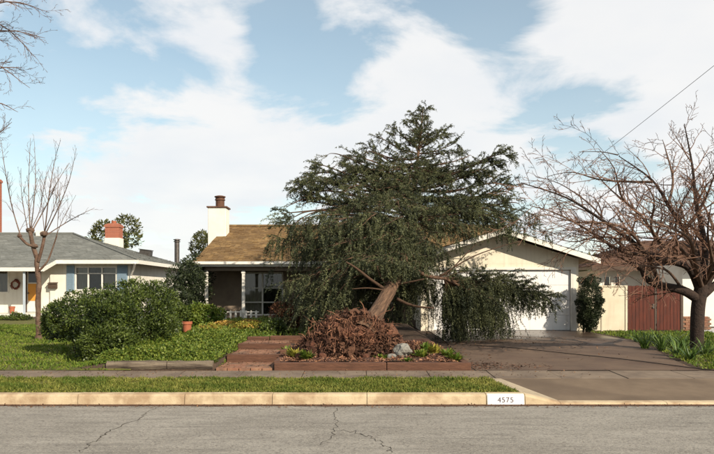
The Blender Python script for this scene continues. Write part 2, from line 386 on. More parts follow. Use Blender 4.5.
# ------------------------------------------------------------------ road, kerb, sidewalk, driveway
road = link('road', grid_mesh('road', np.linspace(-80, 80, 161), np.linspace(-9, 9.53, 40), lambda X, Y: -0.012*((Y-9.53)/9)**2*0), M['asphalt'], kind='structure')
def crack(px_pts, w):
    pts = [Vector(((a-CX)/FPX*(EYE*FPX/(b-HZ)), EYE*FPX/(b-HZ), .004)) for a, b in px_pts]
    out = []
    for i in range(len(pts)-1):
        for k in range(9):
            p = pts[i].lerp(pts[i+1], k/9); out.append(p+Vector((U(-.035, .035), U(-.06, .06), 0)))
    out.append(pts[-1]); m = MB()
    for i in range(len(out)-1):
        d = (out[i+1]-out[i]); s = Vector((-d.y, d.x, 0)).normalized()
        w0 = w*(.5+.7*noise.noise(out[i]*3))*(1-abs(2*i/len(out)-1)**3); w1 = w*(.5+.7*noise.noise(out[i+1]*3))*(1-abs(2*(i+1)/len(out)-1)**3)
        w0 = max(w0, .003); w1 = max(w1, .003)
        m.quad(out[i]-s*w0, out[i+1]-s*w1, out[i+1]+s*w1, out[i]+s*w0)
    m.build('crack', M['crack'], road)
crack([(158, 407), (140, 418), (110, 431), (90, 444), (80, 452)], .008)
crack([(336, 409), (337, 421), (334, 434), (322, 445)], .006)
crack([(338, 430), (356, 432), (372, 438), (386, 446), (391, 453)], .007)

KY = 9.54
m = MB(); prev = None
for i in range(400):
    xx = -20+i*.1; y0 = 9.44+.05*noise.noise(Vector((xx*1.3, 0, 0)))+.03*noise.noise(Vector((xx*6, 3, 0))); cur = ((xx, y0, .0045), (xx, 9.531, .011))
    if prev: m.quad(prev[0], cur[0], cur[1], prev[1])
    prev = cur
m.build('gutter_dirt', M['dirt'], road)
kerb = bpy.data.objects.new('kerb', None); col.objects.link(kerb); kerb.location = (0, KY, 0); tag(kerb, kind='structure')
def kerb_stone(x0, x1, h0=.15, h1=None, m='concrete', name='kerb_stone'):
    h1 = h0 if h1 is None else h1
    mb = MB(); n = 8
    prof = lambda h: [(KY-.012, -.05), (KY, h*.2), (KY+.012, h-.03), (KY+.024, h-.008), (KY+.05, h), (KY+.17, h+.004), (KY+.17, -.05)]
    A, B = prof(h0), prof(h1); k = len(A)
    for i in range(k):
        mb.v.append((x0, *A[i])); mb.t.append(.5)
    for i in range(k):
        mb.v.append((x1, *B[i])); mb.t.append(.5)
    for i in range(k):
        j = (i+1) % k; mb.f.append((i, j, k+j, k+i))
    mb.f.append(tuple(range(k-1, -1, -1))); mb.f.append(tuple(range(k, 2*k)))
    return mb.build(name, M[m], kerb)
kx = [-20, -18.4, -16.9, -15.4, -13.9, -12.4, -10.9, -9.4, -7.9, -6.6, -5.25, -3.92, -2.42, -1.19, .14, 1.815, 2.36]
for a, b in zip(kx[:-1], kx[1:]): kerb_stone(a+.004, b-.004, .15+U(-.003, .003))
kerb_stone(2.364, 2.86, .15, .035)
for a in range(8): kerb_stone(2.865+a*1.5, 2.862+a*1.5+1.494, .035)
# painted house number
pw = MB(); pw.quad((1.83, KY-.0155, .003), (2.345, KY-.0155, .003), (2.345, KY+.0085, .137), (1.83, KY+.0085, .137))
pw.quad((1.83, KY+.0085, .137), (2.345, KY+.0085, .137), (2.345, KY+.045, .1535), (1.83, KY+.045, .1535))
pw.build('painted_panel', M['paint'], kerb)
cu = bpy.data.curves.new('number', 'FONT'); cu.body = '4575'; cu.size = .105; cu.space_character = 1.12; cu.align_x = 'CENTER'
tmp = bpy.data.objects.new('number_curve', cu); col.objects.link(tmp)
tm = bpy.data.meshes.new_from_object(tmp); bpy.data.objects.remove(tmp)
tm.transform(Matrix.Translation((2.085, KY-.014, .040)) @ Matrix.Rotation(math.radians(80), 4, 'X'))
link('house_number', tm, M['ink'], kerb)

walk = bpy.data.objects.new('sidewalk', None); col.objects.link(walk); walk.location = (0, 11.55, .15); tag(walk, kind='structure')
x = -22.0
while x < 16:
    w = 1.06+U(-.03, .03); dz = U(-.006, .006); tl = U(-.004, .004)
    m = MB(); z0, z1 = .168+dz, .196+dz
    m.prism([(x+.006, 11.15, z0), (x+w-.006, 11.15, z0+tl), (x+w-.006, 12.0, z1+tl), (x+.006, 12.0, z1)], (0, 0, -.12))
    m.build('paving_slab', M['walk'], walk, bevel=.008); x += w

# apron, its pale flared edge, driveway
m = MB()
m.prism([(2.88, KY+.171, .037), (16, KY+.171, .037), (16, 11.145, .166), (2.36, 11.145, .166)], (0, 0, -.1))
ap = m.build('driveway_apron', M['apron'], kind='structure', origin=(4, 10, .1))
m = MB(); m.prism([(2.34, KY+.171, .155), (2.878, KY+.171, .0375), (2.355, 11.144, .1665), (2.16, 11.144, .172)], (0, 0, -.1))
m.build('apron_flare', M['flare'], kind='structure', origin=(2.4, 10, .1))
dv = MB()
YY = np.linspace(12.006, 23.52, 24)
for a, b in zip(YY[:-1], YY[1:]):
    L_ = lambda y: 2.10+.35*sm(y, 12, 20); R_ = lambda y: 6.0+1.62*float(sm(y, 11.0, 19.5))
    z = lambda y: float(np.interp(y, [12, 24], [.203, .245]))
    for k in range(10):
        u0, u1 = k/10, (k+1)/10
        l0, r0, l1, r1 = L_(a), R_(a), L_(b), R_(b)
        dv.quad((l0+(r0-l0)*u0, a, z(a)), (l0+(r0-l0)*u1, a, z(a)), (l1+(r1-l1)*u1, b, z(b)), (l1+(r1-l1)*u0, b, z(b)))
me = dv.mesh('driveway')
link('driveway', me, M['drive'], kind='structure', origin=(4.5, 18, .22))
# neighbour's pale driveway far right
m = MB(); m.prism([(11.6, 12.01, .215), (17, 12.01, .215), (17, 26, .26), (11.6, 24.2, .255)], (0, 0, -.1))
m.build('neighbour_driveway', mat('pale_concrete', (.45, .44, .42), (.36, .35, .33), 2, .85), kind='structure', origin=(14, 18, .2))

# lawns: turf sheets with blades
def turf(name, x0, x1, y0, y1, inside=None, dz=.012, step=.2):
    return link(name, grid_mesh(name, np.arange(x0, x1+.001, (x1-x0)/max(1, round((x1-x0)/step))), np.arange(y0, y1+.001, (y1-y0)/max(1, round((y1-y0)/step))), lambda X, Y: hgt(X, Y)+dz), M['lawn'], kind='structure', smooth=True)
turf('grass_strip', -20, 2.04, KY+.172, 11.145)
m = MB(); m.prism([(2.04, KY+.172, .142), (2.335, KY+.172, .150), (2.155, 11.144, .170), (2.04, 11.144, .162)], (0, 0, -.1)); m.build('verge_corner', M['lawn'], kind='structure', origin=(2.1, 10, .1))
turf('lawn', -24, -4.0, 12.02, 28)
def blades(name, x0, x1, y0, y1, n, h, w, mt, label, seed, keep=None):
    r = np.random.default_rng(seed); x = r.uniform(x0, x1, n); y = r.uniform(y0, y1, n)
    k = keep(x, y) if keep else np.ones(n, bool); x, y = x[k], y[k]; n = len(x)
    den = np.array([noise.noise(Vector((a*1.3, b*1.6, seed))) for a, b in zip(x, y)])
    fine = np.array([noise.noise(Vector((a*5, b*5, seed+9))) for a, b in zip(x, y)])
    k = den*.9+fine*.8 > r.uniform(-1.0, .1, n); x, y, den, fine = x[k], y[k], den[k], fine[k]; n = len(x)
    p = np.stack([x, y, np.where(y < 11.2, hgt(np.minimum(x, 2.0), y), hgt(x, y))+.012], 1)
    ax = r.normal(size=(n, 3))*.55; ax[:, 2] = r.uniform(.45, 1.1, n)
    ln = h*r.uniform(.5, 1.35, n)*(1+.6*fine+.3*den)
    V = leaf_quads(p, ax, r.normal(size=(n, 3)), ln, w*r.uniform(.7, 1.3, n))
    o = link(name, quads_np(name, V, np.clip(.45-.7*den-.3*fine+r.normal(0, .22, n), 0, 1)), mt, origin=(float((x0+x1)/2), float((y0+y1)/2), 0))
    return tag(o, label, 'grass', kind='stuff')
blades('verge_grass', -8, 2.3, KY+.16, 11.16, 60000, .05, .013, M['grass'], 'yellowish green mown grass strip between kerb and sidewalk', 3, lambda x, y: x < 2.33-(y-9.6)*.10)
blades('lawn_grass', -15, -4.2, 12.01, 24, 70000, .06, .022, M['lawn_grass'], 'bright green lawn left of the big rounded bush', 4)
blades('side_grass', 5.9, 13, 12.05, 22.6, 26000, .09, .024, M['lawn_grass'], 'rough grass patch right of driveway under the bare tree', 5, lambda x, y: (x > 6.1+1.62*sm(y, 11.0, 19.5)) & (x < 11.6))

# ------------------------------------------------------------------ building helpers
def wall_x(mb, x0, x1, z0, z1, y0, y1, holes=()):
    """wall parallel to X with rectangular openings (hx0,hx1,hz0,hz1)"""
    xs = sorted({x0, x1, *[h[0] for h in holes], *[h[1] for h in holes]}); zs = sorted({z0, z1, *[h[2] for h in holes], *[h[3] for h in holes]})
    for a, b in zip(xs[:-1], xs[1:]):
        run = None
        for c, d in zip(zs[:-1], zs[1:]):
            mx, mz = (a+b)/2, (c+d)/2
            if any(h[0] < mx < h[1] and h[2] < mz < h[3] for h in holes):
                if run: mb.box(a, b, y0, y1, *run); run = None
            else: run = (run[0], d) if run else (c, d)
        if run: mb.box(a, b, y0, y1, *run)
def shingles(mb, A, B, C, D, expo=.22, w=(.12, .26), lift=.028, drop=0.):
    """courses of shingles over the plane A-B (eave) D-C (ridge)"""
    A, B, C, D = map(Vector, (A, B, C, D)); n = ((B-A).cross(D-A)).normalized()
    L = max((D-A).length, (C-B).length); k = max(2, int(((D+C)/2-(A+B)/2).length/expo))
    for i in range(k):
        s0, s1 = i/k, min(1, (i+1.25)/k)
        l0, r0, l1, r1 = A.lerp(D, s0), B.lerp(C, s0), A.lerp(D, s1), B.lerp(C, s1)
        W = (r0-l0).length
        if W < .05: continue
        x = -U(0, w[0])
        cw = random.gauss(0, .10)
        while x < W:
            ww = U(*w); a, b = max(0, x+.006)/W, min(W, x+ww)/W; x += ww
            if b <= a: continue
            j = U(-.12, .12)*(s1-s0); lf = lift*U(.6, 1.5); t = min(1, max(0, random.gauss(.5, .24)+cw))
            q0, q1 = A.lerp(D, max(0, s0+j)), B.lerp(C, max(0, s0+j))
            p0, p1 = q0.lerp(q1, a)+n*lf, q0.lerp(q1, b)+n*lf*U(.8, 1.2); p2, p3 = l1.lerp(r1, b)+n*.004, l1.lerp(r1, a)+n*.004
            mb.quad(p0, p1, p2, p3, t)
            mb.quad(p0-n*lf*.98, p1-n*lf*.98, p1, p0, t)
def window(parent, x0, x1, z0, z1, y, frame='trim', mull=(), rails=(), back='dark_in', fw=.055, depth=.09):
    """frame with glass set in an opening of a wall whose outer face is at y"""
    f = MB(); f.box(x0, x1, y-.02, y+depth, z0, z0+fw); f.box(x0, x1, y-.02, y+depth, z1-fw, z1)
    f.box(x0, x0+fw, y-.018, y+depth, z0+fw, z1-fw); f.box(x1-fw, x1, y-.018, y+depth, z0+fw, z1-fw)
    for mx in mull: f.box(mx-fw/2, mx+fw/2, y-.01, y+depth-.01, z0+fw, z1-fw)
    for rz in rails: f.box(x0+fw, x1-fw, y-.005, y+depth-.02, rz-fw*.35, rz+fw*.35)
    o = f.build('window', M[frame], parent)
    xs = [x0+fw]+[v for mx in mull for v in (mx-fw/2, mx+fw/2)]+[x1-fw]
    backs = back if isinstance(back, (list, tuple)) else [back]*(len(xs)//2)
    for i in range(0, len(xs), 2):
        g = MB(); g.box(xs[i], xs[i+1], y+.045, y+.052, z0+fw, z1-fw); g.build('pane', GL, o)
        c = MB(); bm = backs[i//2]
        nfold = max(4, int((xs[i+1]-xs[i])/.08))
        for k in range(nfold):
            a, b = xs[i]+(xs[i+1]-xs[i])*k/nfold, xs[i]+(xs[i+1]-xs[i])*(k+1)/nfold; ya, yb = y+.16+(.03 if k % 2 else 0), y+.16+(0 if k % 2 else .03)
            c.quad((a, ya, z0), (b, yb, z0), (b, yb, z1), (a, ya, z1))
        c.build('pane_back', M[bm], o)  # curtain cloth, else a dark sheet painting the unlit room behind the glass
    return o
def glass_mat():
    m = bpy.data.materials.new('clear_pane'); m.use_nodes = True; nt = m.node_tree; b = nt.nodes['Principled BSDF']
    gl = nt.nodes.new('ShaderNodeBsdfGlossy'); gl.inputs[1].default_value = .03; tr = nt.nodes.new('ShaderNodeBsdfTransparent'); tr.inputs[0].default_value = (.82, .85, .84, 1)
    fr = nt.nodes.new('ShaderNodeFresnel'); fr.inputs[0].default_value = 1.5; mx = nt.nodes.new('ShaderNodeMixShader')
    nt.links.new(fr.outputs[0], mx.inputs[0]); nt.links.new(tr.outputs[0], mx.inputs[1]); nt.links.new(gl.outputs[0], mx.inputs[2]); nt.links.new(mx.outputs[0], nt.nodes['Material Output'].inputs[0]); return m
GL = glass_mat()
def pipe_cap(parent, c, z0, z1, r, capr, mt, name='flue'):
    m = MB(); m.tube([(c[0], c[1], z0), (c[0], c[1], z1-.02)], r, 12)
    o = m.build(name, M[mt], parent, smooth=False)
    k = MB(); k.tube([(c[0], c[1], z1-.14), (c[0], c[1], z1-.10)], [capr*.9, capr*.9], 14)
    k.tube([(c[0], c[1], z1), (c[0], c[1], z1+.04), (c[0], c[1], z1+.07)], [capr, capr*.95, capr*.5], 14)
    for a in range(4):
        an = a*math.pi/2; k.box(c[0]+math.cos(an)*r-.012, c[0]+math.cos(an)*r+.012, c[1]+math.sin(an)*r-.012, c[1]+math.sin(an)*r+.012, z1-.1, z1)
    k.build('cap', M[mt], o); return o

# ------------------------------------------------------------------ the house the tree fell on
hs = thing('ranch_house', (0, 26, .22), 'cream ranch house with brown shake roof and white garage, behind the fallen cedar', 'house')
EY, EZ, RY, RZ = 25.3, 2.68, 31.7, 4.62; RX0, RX1 = -6.06, 6.4
sl = (RZ-EZ)/(RY-EY); th = .12
# porch back wall, side walls, gable walls
w = MB()
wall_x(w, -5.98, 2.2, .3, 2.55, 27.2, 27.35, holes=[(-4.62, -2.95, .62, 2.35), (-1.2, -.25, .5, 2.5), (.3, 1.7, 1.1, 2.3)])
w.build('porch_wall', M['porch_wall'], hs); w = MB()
w.box(-5.98, -5.83, 27.352, 37.5, .3, 2.55); w.box(6.25, 6.4, 29, 37.5, .3, 2.55); w.box(-5.98, 6.4, 37.502, 37.65, .3, 2.55)
w.prism([(-5.98, 26.1, 2.55), (-5.98, 37.3, 2.55), (-5.98, RY, 4.36)], (.15, 0, 0))
w.build('wall', M['stucco'], hs)
w = MB(); w.box(2.2, 2.35, 23.62, 31, .22, 2.5); w.build('side_wall', M['stucco'], hs)
w = MB(); w.box(-5.75, 2.2, 25.45, 27.19, .25, .5); w.build('porch_floor', M['walk'], hs)
# main roof
roof = MB()
n_off = (0, 0, -th)
roof.prism([(RX0, EY, EZ), (RX1, EY, EZ), (RX1, RY, RZ), (RX0, RY, RZ)], n_off)
roof.prism([(RX1, 2*RY-EY, EZ), (RX0, 2*RY-EY, EZ), (RX0, RY+.001, RZ), (RX1, RY+.001, RZ)], n_off)
ro = roof.build('roof', M['soffit'], hs)
s = MB(); shingles(s, (RX0-.03, EY-.04, EZ), (RX1, EY-.04, EZ), (RX1, RY, RZ+.0), (RX0-.03, RY, RZ))
tag(s.build('shingles', M['shake'], ro), kind='stuff')
s = MB()
x = RX0
while x < RX1:
    wv = U(.2, .26); s.prism([(x, RY-.16, RZ-.005), (x+wv, RY-.16, RZ-.005), (x+wv, RY, RZ+.06), (x, RY, RZ+.06)], (0, 0, .02), U(0, 1)); s.prism([(x, RY+.001, RZ+.06), (x+wv, RY+.001, RZ+.06), (x+wv, RY+.16, RZ-.005), (x, RY+.16, RZ-.005)], (0, 0, .02), U(0, 1)); x += wv+.004
tag(s.build('ridge_caps', M['shake'], ro), kind='stuff')
f = MB(); f.box(RX0, 1.68, EY-.06, EY-.035, EZ-.17, EZ-.01); f.build('fascia', M['trim'], ro)
f = MB(); f.box(RX0-.02, 1.66, EY-.17, EY-.064, EZ-.10, EZ+.012); f.build('rain_gutter', M['trim'], ro, bevel=.02)
f = MB(); f.prism([(RX0-.034, EY-.03, EZ-.16), (RX0-.034, RY, RZ-.16), (RX0-.034, RY, RZ-.005), (RX0-.034, EY-.03, EZ-.005)], (.032, 0, 0)); f.build('barge_board', M['trim'], ro)
# porch: beam, posts, windows, railing pickets
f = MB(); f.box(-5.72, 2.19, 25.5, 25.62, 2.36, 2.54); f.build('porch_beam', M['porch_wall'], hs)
for px in (206.5, 243.5):
    xx = (px-CX)/FPX*25.55; f = MB(); f.box(xx-.055, xx+.055, 25.505, 25.615, .5, 2.358); f.box(xx-.08, xx+.08, 25.48, 25.64, .5, .62); f.box(xx-.075, xx+.075, 25.485, 25.635, 2.26, 2.34)
    f.build('porch_post', M['trim'], hs, bevel=.008)
window(hs, -4.62, -2.95, .62, 2.35, 27.2, mull=(-3.78,), rails=(1.15, 1.72), back=['pane_back', 'dark_in'], fw=.06)
window(hs, .3, 1.7, 1.1, 2.3, 27.2, mull=(1.0,), back='dark_in')
d = MB(); d.box(-1.2, -.25, 27.24, 27.29, .5, 2.5); dr = d.build('front_door', M['dtrim'], hs)
k = MB(); k.tube([(-1.12, 27.24, 1.45), (-1.12, 27.18, 1.45)], .03, 10); k.build('door_knob', M['metal'], dr)
x0, x1 = (218-CX)/FPX*25.4, (259-CX)/FPX*25.4
f = MB(); f.box(x0, x1, 25.36, 25.39, .80, .84); f.box(x0, x1, 25.36, 25.39, .52, .555); f.build('picket_rail', M['trim'], hs)
for k in range(8):
    xx = x0+(x1-x0)*(k+.5)/8; f = MB(); f.prism([(xx-.035, 25.335, .47), (xx+.035, 25.335, .47), (xx+.035, 25.335, .85), (xx, 25.335, .885), (xx-.035, 25.335, .85)], (0, .022, 0)); f.build('picket', M['trim'], hs)
# chimney
cx0, cx1 = -6.47, -5.69
f = MB(); f.box(cx0, cx1, 29.5, 30.3, .2, 5.22); ch = f.build('chimney', M['white'], hs, bevel=.02)
f = MB(); f.box(cx0-.05, cx1+.05, 29.45, 30.35, 5.222, 5.28); f.build('chimney_crown', M['rust'], ch)
pipe_cap(ch, (-6.02, 29.9), 5.28, 5.72, .19, .25, 'rust')
# garage
GY, GA, GZ = 23.4, 4.94, 3.70; GX0, GX1, GE = 1.70, 8.18, 2.69
w = MB(); wall_x(w, 2.2, 7.62, .2, 2.54, GY, GY+.18, holes=[(2.58, 7.42, .2, 2.33)])
w.prism([(2.2, GY, 2.542), (7.62, GY, 2.542), (7.62, GY, 2.70), (GA, GY, 3.53), (2.2, GY, 2.70)], (0, .18, 0))
w.build('garage_front_wall', M['stucco'], hs)
w = MB(); w.box(7.47, 7.62, GY+.182, 31, .2, 2.6); w.build('garage_side_wall', M['stucco'], hs)
f = MB(); f.box(2.58, 2.64, GY-.02, GY+.1, .2, 2.33); f.box(7.36, 7.42, GY-.02, GY+.1, .2, 2.33); f.box(2.46, 7.54, GY-.025, GY-.002, 2.332, 2.42); f.box(2.46, 2.578, GY-.025, GY-.002, .2, 2.33); f.box(7.422, 7.54, GY-.025, GY-.002, .2, 2.33)
f.build('garage_door_trim', M['white'], hs)
gd = MB(); gd.box(2.645, 7.355, GY+.10, GY+.115, .25, 2.32); gd = gd.build('garage_door', M['garage_white'], hs)
for k in range(4):
    z0 = .252+k*.517; f = MB(); f.box(2.65, 7.35, GY+.065, GY+.098, z0, z0+.511); f.build('door_section', M['garage_white'], gd, bevel=.006)
k = MB(); k.box(4.93, 5.07, GY+.04, GY+.064, .62, .66); k.build('handle', M['metal'], gd)
roof = MB()
F0 = 22.86
roof.prism([(GX0, F0, GE), (GA, F0, GZ), (GA, 31.2, GZ), (GX0, 31.2, GE)], (0, 0, -.1))
roof.prism([(GA+.001, F0, GZ), (GX1, F0, GE), (GX1, 31.2, GE), (GA+.001, 31.2, GZ)], (0, 0, -.1))
gr = roof.build('garage_roof', M['soffit'], hs)
s = MB(); shingles(s, (GX1+.03, F0-.02, GE), (GX1+.03, 31.2, GE), (GA, 31.2, GZ), (GA, F0-.02, GZ)); shingles(s, (GX0-.03, 31.2, GE), (GX0-.03, F0-.02, GE), (GA, F0-.02, GZ), (GA, 31.2, GZ))
tag(s.build('shingles', M['shake'], gr), kind='stuff')
for sx in (GX0, GX1):
    f = MB(); f.prism([(sx, F0-.035, GE-.17), (GA, F0-.035, GZ-.17), (GA, F0-.035, GZ+.0), (sx, F0-.035, GE+.0)], (0, .033, 0)); f.build('barge_board', M['trim'], gr)

# ------------------------------------------------------------------ neighbour house, left
nb = thing('neighbour_house', (-15, 33, .5), 'cream house with grey hip roof, blue shutters and brick chimney, left', 'house')
ex, ey, ez = -10.05, 31.2, 3.02; ry, rz, rx = 36.7, 4.67, -15.3; by = 42.2; XL = -30
PEY, PEZ, PX = 29.95, 2.63, -9.64*30/20.9*.0-13.72          # porch eave: lower, further forward
PX = (44-CX)/FPX*PEY
w = MB(); wall_x(w, (50-CX)/FPX*31.8, -10.6, .3, 2.95, 31.8, 31.98, holes=[((75-CX)/FPX*31.8, (117-CX)/FPX*31.8, 1.62, 2.75)])
wall_x(w, XL, (50-CX)/FPX*31.8-.002, .3, 2.95, 31.9, 32.08, holes=[((-40-CX)/FPX*31.9, (9-CX)/FPX*31.9, 1.5, 2.7), ((25.5-CX)/FPX*31.9, (41-CX)/FPX*31.9, .6, 2.62)])
w.box(-10.78, -10.6, 31.982, 41.5, .3, 2.95); w.box(XL, -10.6, 41.502, 41.7, .3, 2.95); w.box(XL, XL+.2, 32.082, 41.5, .3, 2.95)
w.build('wall', M['cream'], nb)
roof = MB(); o4 = (0, 0, -.12)
roof.prism([(XL-.6, ey, ez), (ex, ey, ez), (rx, ry, rz), (XL-.6, ry, rz)], o4)
roof.prism([(ex, ey+.001, ez), (ex, by, ez), (rx+.001, ry, rz)], o4)
roof.prism([(ex-.001, by, ez), (XL-.6, by, ez), (XL-.6, ry+.001, rz), (rx, ry+.001, rz)], o4)
roof.prism([(XL-.6, PEY, PEZ), (PX, PEY, PEZ), (PX, ey-.001, ez), (XL-.6, ey-.001, ez)], o4)
nr = roof.build('roof', M['soffit'], nb)
s = MB(); shingles(s, (XL-.6, ey, ez), (ex, ey-.02, ez), (rx, ry, rz), (XL-.6, ry, rz), .2, (.2, .34), .018); shingles(s, (ex+.02, ey, ez), (ex+.02, by, ez), (rx, ry, rz), (rx+.01, ry, rz), .2, (.2, .34), .018)
shingles(s, (XL-.6, PEY, PEZ), (PX, PEY, PEZ), (PX, ey+.1, ez+.03), (XL-.6, ey+.1, ez+.03), .2, (.2, .34), .018)
tag(s.build('shingles', M['gray_shake'], nr), kind='stuff')
s = MB(); s.tube([(ex, ey, ez+.02), (rx, ry, rz+.03), (XL, ry, rz+.03)], .07, 6); s.build('hip_cap', M['gray_shake'], nr)
f = MB(); f.box(PX+.002, ex, ey-.03, ey-.003, ez-.17, ez+.005); f.build('fascia', M['trim'], nr)
f = MB(); f.box(XL-.6, PX-.035, PEY-.03, PEY-.003, PEZ-.16, PEZ+.005); f.build('fascia', M['trim'], nr)
f = MB(); f.prism([(PX-.03, PEY-.03, PEZ-.17), (PX-.03, ey, ez-.17), (PX-.03, ey, ez+.01), (PX-.03, PEY-.03, PEZ+.01)], (.035, 0, 0)); f.build('barge_board', M['trim'], nr)
f = MB(); f.box(ex+.003, ex+.03, ey-.03, by, ez-.17, ez+.005); f.build('fascia', M['trim'], nr)
wx0, wx1 = (75-CX)/FPX*31.8, (117-CX)/FPX*31.8
window(nb, wx0, wx1, 1.62, 2.75, 31.8, mull=(wx0+.62, wx1-.70), back=['pane_back', 'dark_in', 'pane_back'], fw=.06, rails=(2.42,))
for a, b in (((66-CX)/FPX*31.7, wx0-.02), (wx1+.02, (127-CX)/FPX*31.7)):
    f = MB(); f.box(a, b, 31.75, 31.795, 1.58, 2.8); sh = f.build('shutter', M['blue'], nb)
    for k in range(14):
        s = MB(); zz = 1.66+k*.077; s.obox(((a+b)/2, 31.742, zz+.03), (b-a-.10, .012, .062), (.35, 0, 0)); s.build('louvre', M['blue'], sh)
window(nb, (-40-CX)/FPX*31.9, (9-CX)/FPX*31.9, 1.5, 2.7, 31.9, mull=(-18.0,), back=['dark_in', 'pane_back'], fw=.06)
d0, d1 = (25.5-CX)/FPX*31.9, (41-CX)/FPX*31.9
d = MB(); d.box(d0+.05, d1-.05, 31.95, 32.0, .62, 2.58); dr = d.build('front_door', M['trim'], nb)
d = MB(); d.box(d0, d0+.048, 31.87, 32.0, .6, 2.62); d.box(d1-.048, d1, 31.87, 32.0, .6, 2.62); d.box(d0+.049, d1-.049, 31.87, 32.0, 2.585, 2.62); d.build('door_frame', M['dtrim'], nb)
d = MB(); d.box(d0+.10, d1-.22, 31.935, 31.949, 1.14, 1.94); d.build('door_sun_patch', M['orange'], dr)  # orange patch painting the sunlit part of the door
d = MB(); d.box(d0+.12, d1-.12, 31.935, 31.949, 2.0, 2.5); d.build('door_pane', M['glass'], dr)
d = MB(); d.tube([(d0+.12, 31.95, 1.5), (d0+.12, 31.88, 1.5)], .035, 10); d.build('door_knob', M['metal'], dr)
d = MB(); d.box(d1+.06, d1+.14, 30.05, 30.13, .3, PEZ-.1); d.build('porch_post', M['pale_post'], nb)
d = MB(); d.box(XL, (52-CX)/FPX*30.1, 29.9, 31.88, .2, .58); d.build('porch_floor', M['cream'], nb)
# brick chimneys and roof vents
def chimney(parent, px0, px1, ytop, Y, z0, zw):
    a, b = (px0-CX)/FPX*Y, (px1-CX)/FPX*Y; zt = EYE-(ytop-HZ)/FPX*Y
    m = MB(); m.box(a, b, Y, Y+(b-a)*.8, zw, zt); c = m.build('chimney', M['brick'], parent)
    m = MB(); m.box(a-.04, b+.04, Y-.04, Y+(b-a)*.8+.04, zt-.18, zt-.06); m.box(a+.1, b-.1, Y+.1, Y+(b-a)*.8-.1, zt+.002, zt+.05); m.build('chimney_corbel', M['brick'], c)
    m = MB(); m.box(a-.03, b+.03, Y-.03, Y+(b-a)*.8+.03, z0, zw-.002); m.build('chimney_flashing', M['white'], c)
    m = MB(); m.tube([((a+b)/2, Y+.3, zt), ((a+b)/2, Y+.3, zt+.2)], .14, 10); m.build('chimney_pot', M['terracotta'], c)
chimney(nb, 105, 119, 224, 38.6, 3.4, 4.62)
chimney(nb, -18, -4, 178, 36.9, 4.3, 4.75)
m = MB(); m.box(-17.1, -16.75, 36.2, 36.5, 4.4, 4.82); m.build('roof_vent', M['white'], nr)
a = P(146, 251, 38.5); m = MB(); m.obox((a.x, a.y, a.z-.12), (.6, .5, .3), (0, .12, 0)); m.obox((a.x, a.y, a.z+.06), (.68, .58, .04), (0, .12, 0)); m.build('roof_vent', M['metal'], nr)
m = MB(); zz = 2.75; yb = 32.4
m.tube([(ex-.1, 31.1, 2.88), (-10.35, 31.5, 2.6), (-10.56, 31.74, 2.3), (-10.56, 31.74, .35)], .045, 8); m.build('downspout', M['trim'], nb)
# wreath, letter box, pot by the door
c = P(15.5, 284.5, 31.84); m = MB()
for k in range(70):
    a0 = U(0, 6.28); R = .19+random.gauss(0, .025); pts = [(c.x+math.cos(a0+i*.16)*R, c.y-.02+U(-.05, .03), c.z+math.sin(a0+i*.16)*R+U(-.02, .02)) for i in range(6)]; m.tube(pts, .018, 4, U(0, 1))
tag(m.build('wreath', M['wreath'], origin=c), 'round dark red wreath hanging on the left neighbour porch wall', 'wreath')
c = P(53, 286, 31.75); lb = thing('letter_box', (c.x, c.y, c.z-.15), 'small dark letter box on wall left of blue shutters', 'letter box')
m = MB(); m.box(c.x-.2, c.x+.2, c.y-.1, c.y+.045, c.z-.12, c.z+.1); m.build('box', M['dtrim'], lb, bevel=.02)
m = MB(); m.prism([(c.x-.22, c.y-.13, c.z+.103), (c.x+.22, c.y-.13, c.z+.103), (c.x+.22, c.y+.045, c.z+.16), (c.x-.22, c.y+.045, c.z+.16)], (0, 0, .015)); m.build('lid', M['dtrim'], lb)

# ------------------------------------------------------------------ house behind, seen in the gap left of the porch
bk = thing('rear_house', (-11.5, 50, .3), 'distant pale house with flat grey roof and metal flue, between the houses', 'house')
m = MB(); m.box(-15, -9.6, 47, 53, .3, 2.9); m.build('wall', M['cream'], bk)
m = MB(); m.prism([(-15.5, 46.4, 3.0), (-9.0, 46.4, 2.95), (-9.2, 53.5, 3.8), (-15.5, 53.5, 3.8)], (0, 0, -.15)); br = m.build('roof', M['gray_shake'], bk)
s = MB(); shingles(s, (-15.5, 46.4, 3.0), (-9.0, 46.4, 2.95), (-9.2, 53.5, 3.8), (-15.5, 53.5, 3.8), .3, (.3, .5), .02); tag(s.build('shingles', M['gray_shake'], br), kind='stuff')
c = P(177, 250, 47.5); pipe_cap(bk, (c.x, c.y), 2.9, 1.6+51/FPX*47.5, .17, .26, 'metal')
window(bk, -12.5, -11.2, 1.3, 2.4, 46.98, back='dark_in', fw=.08)

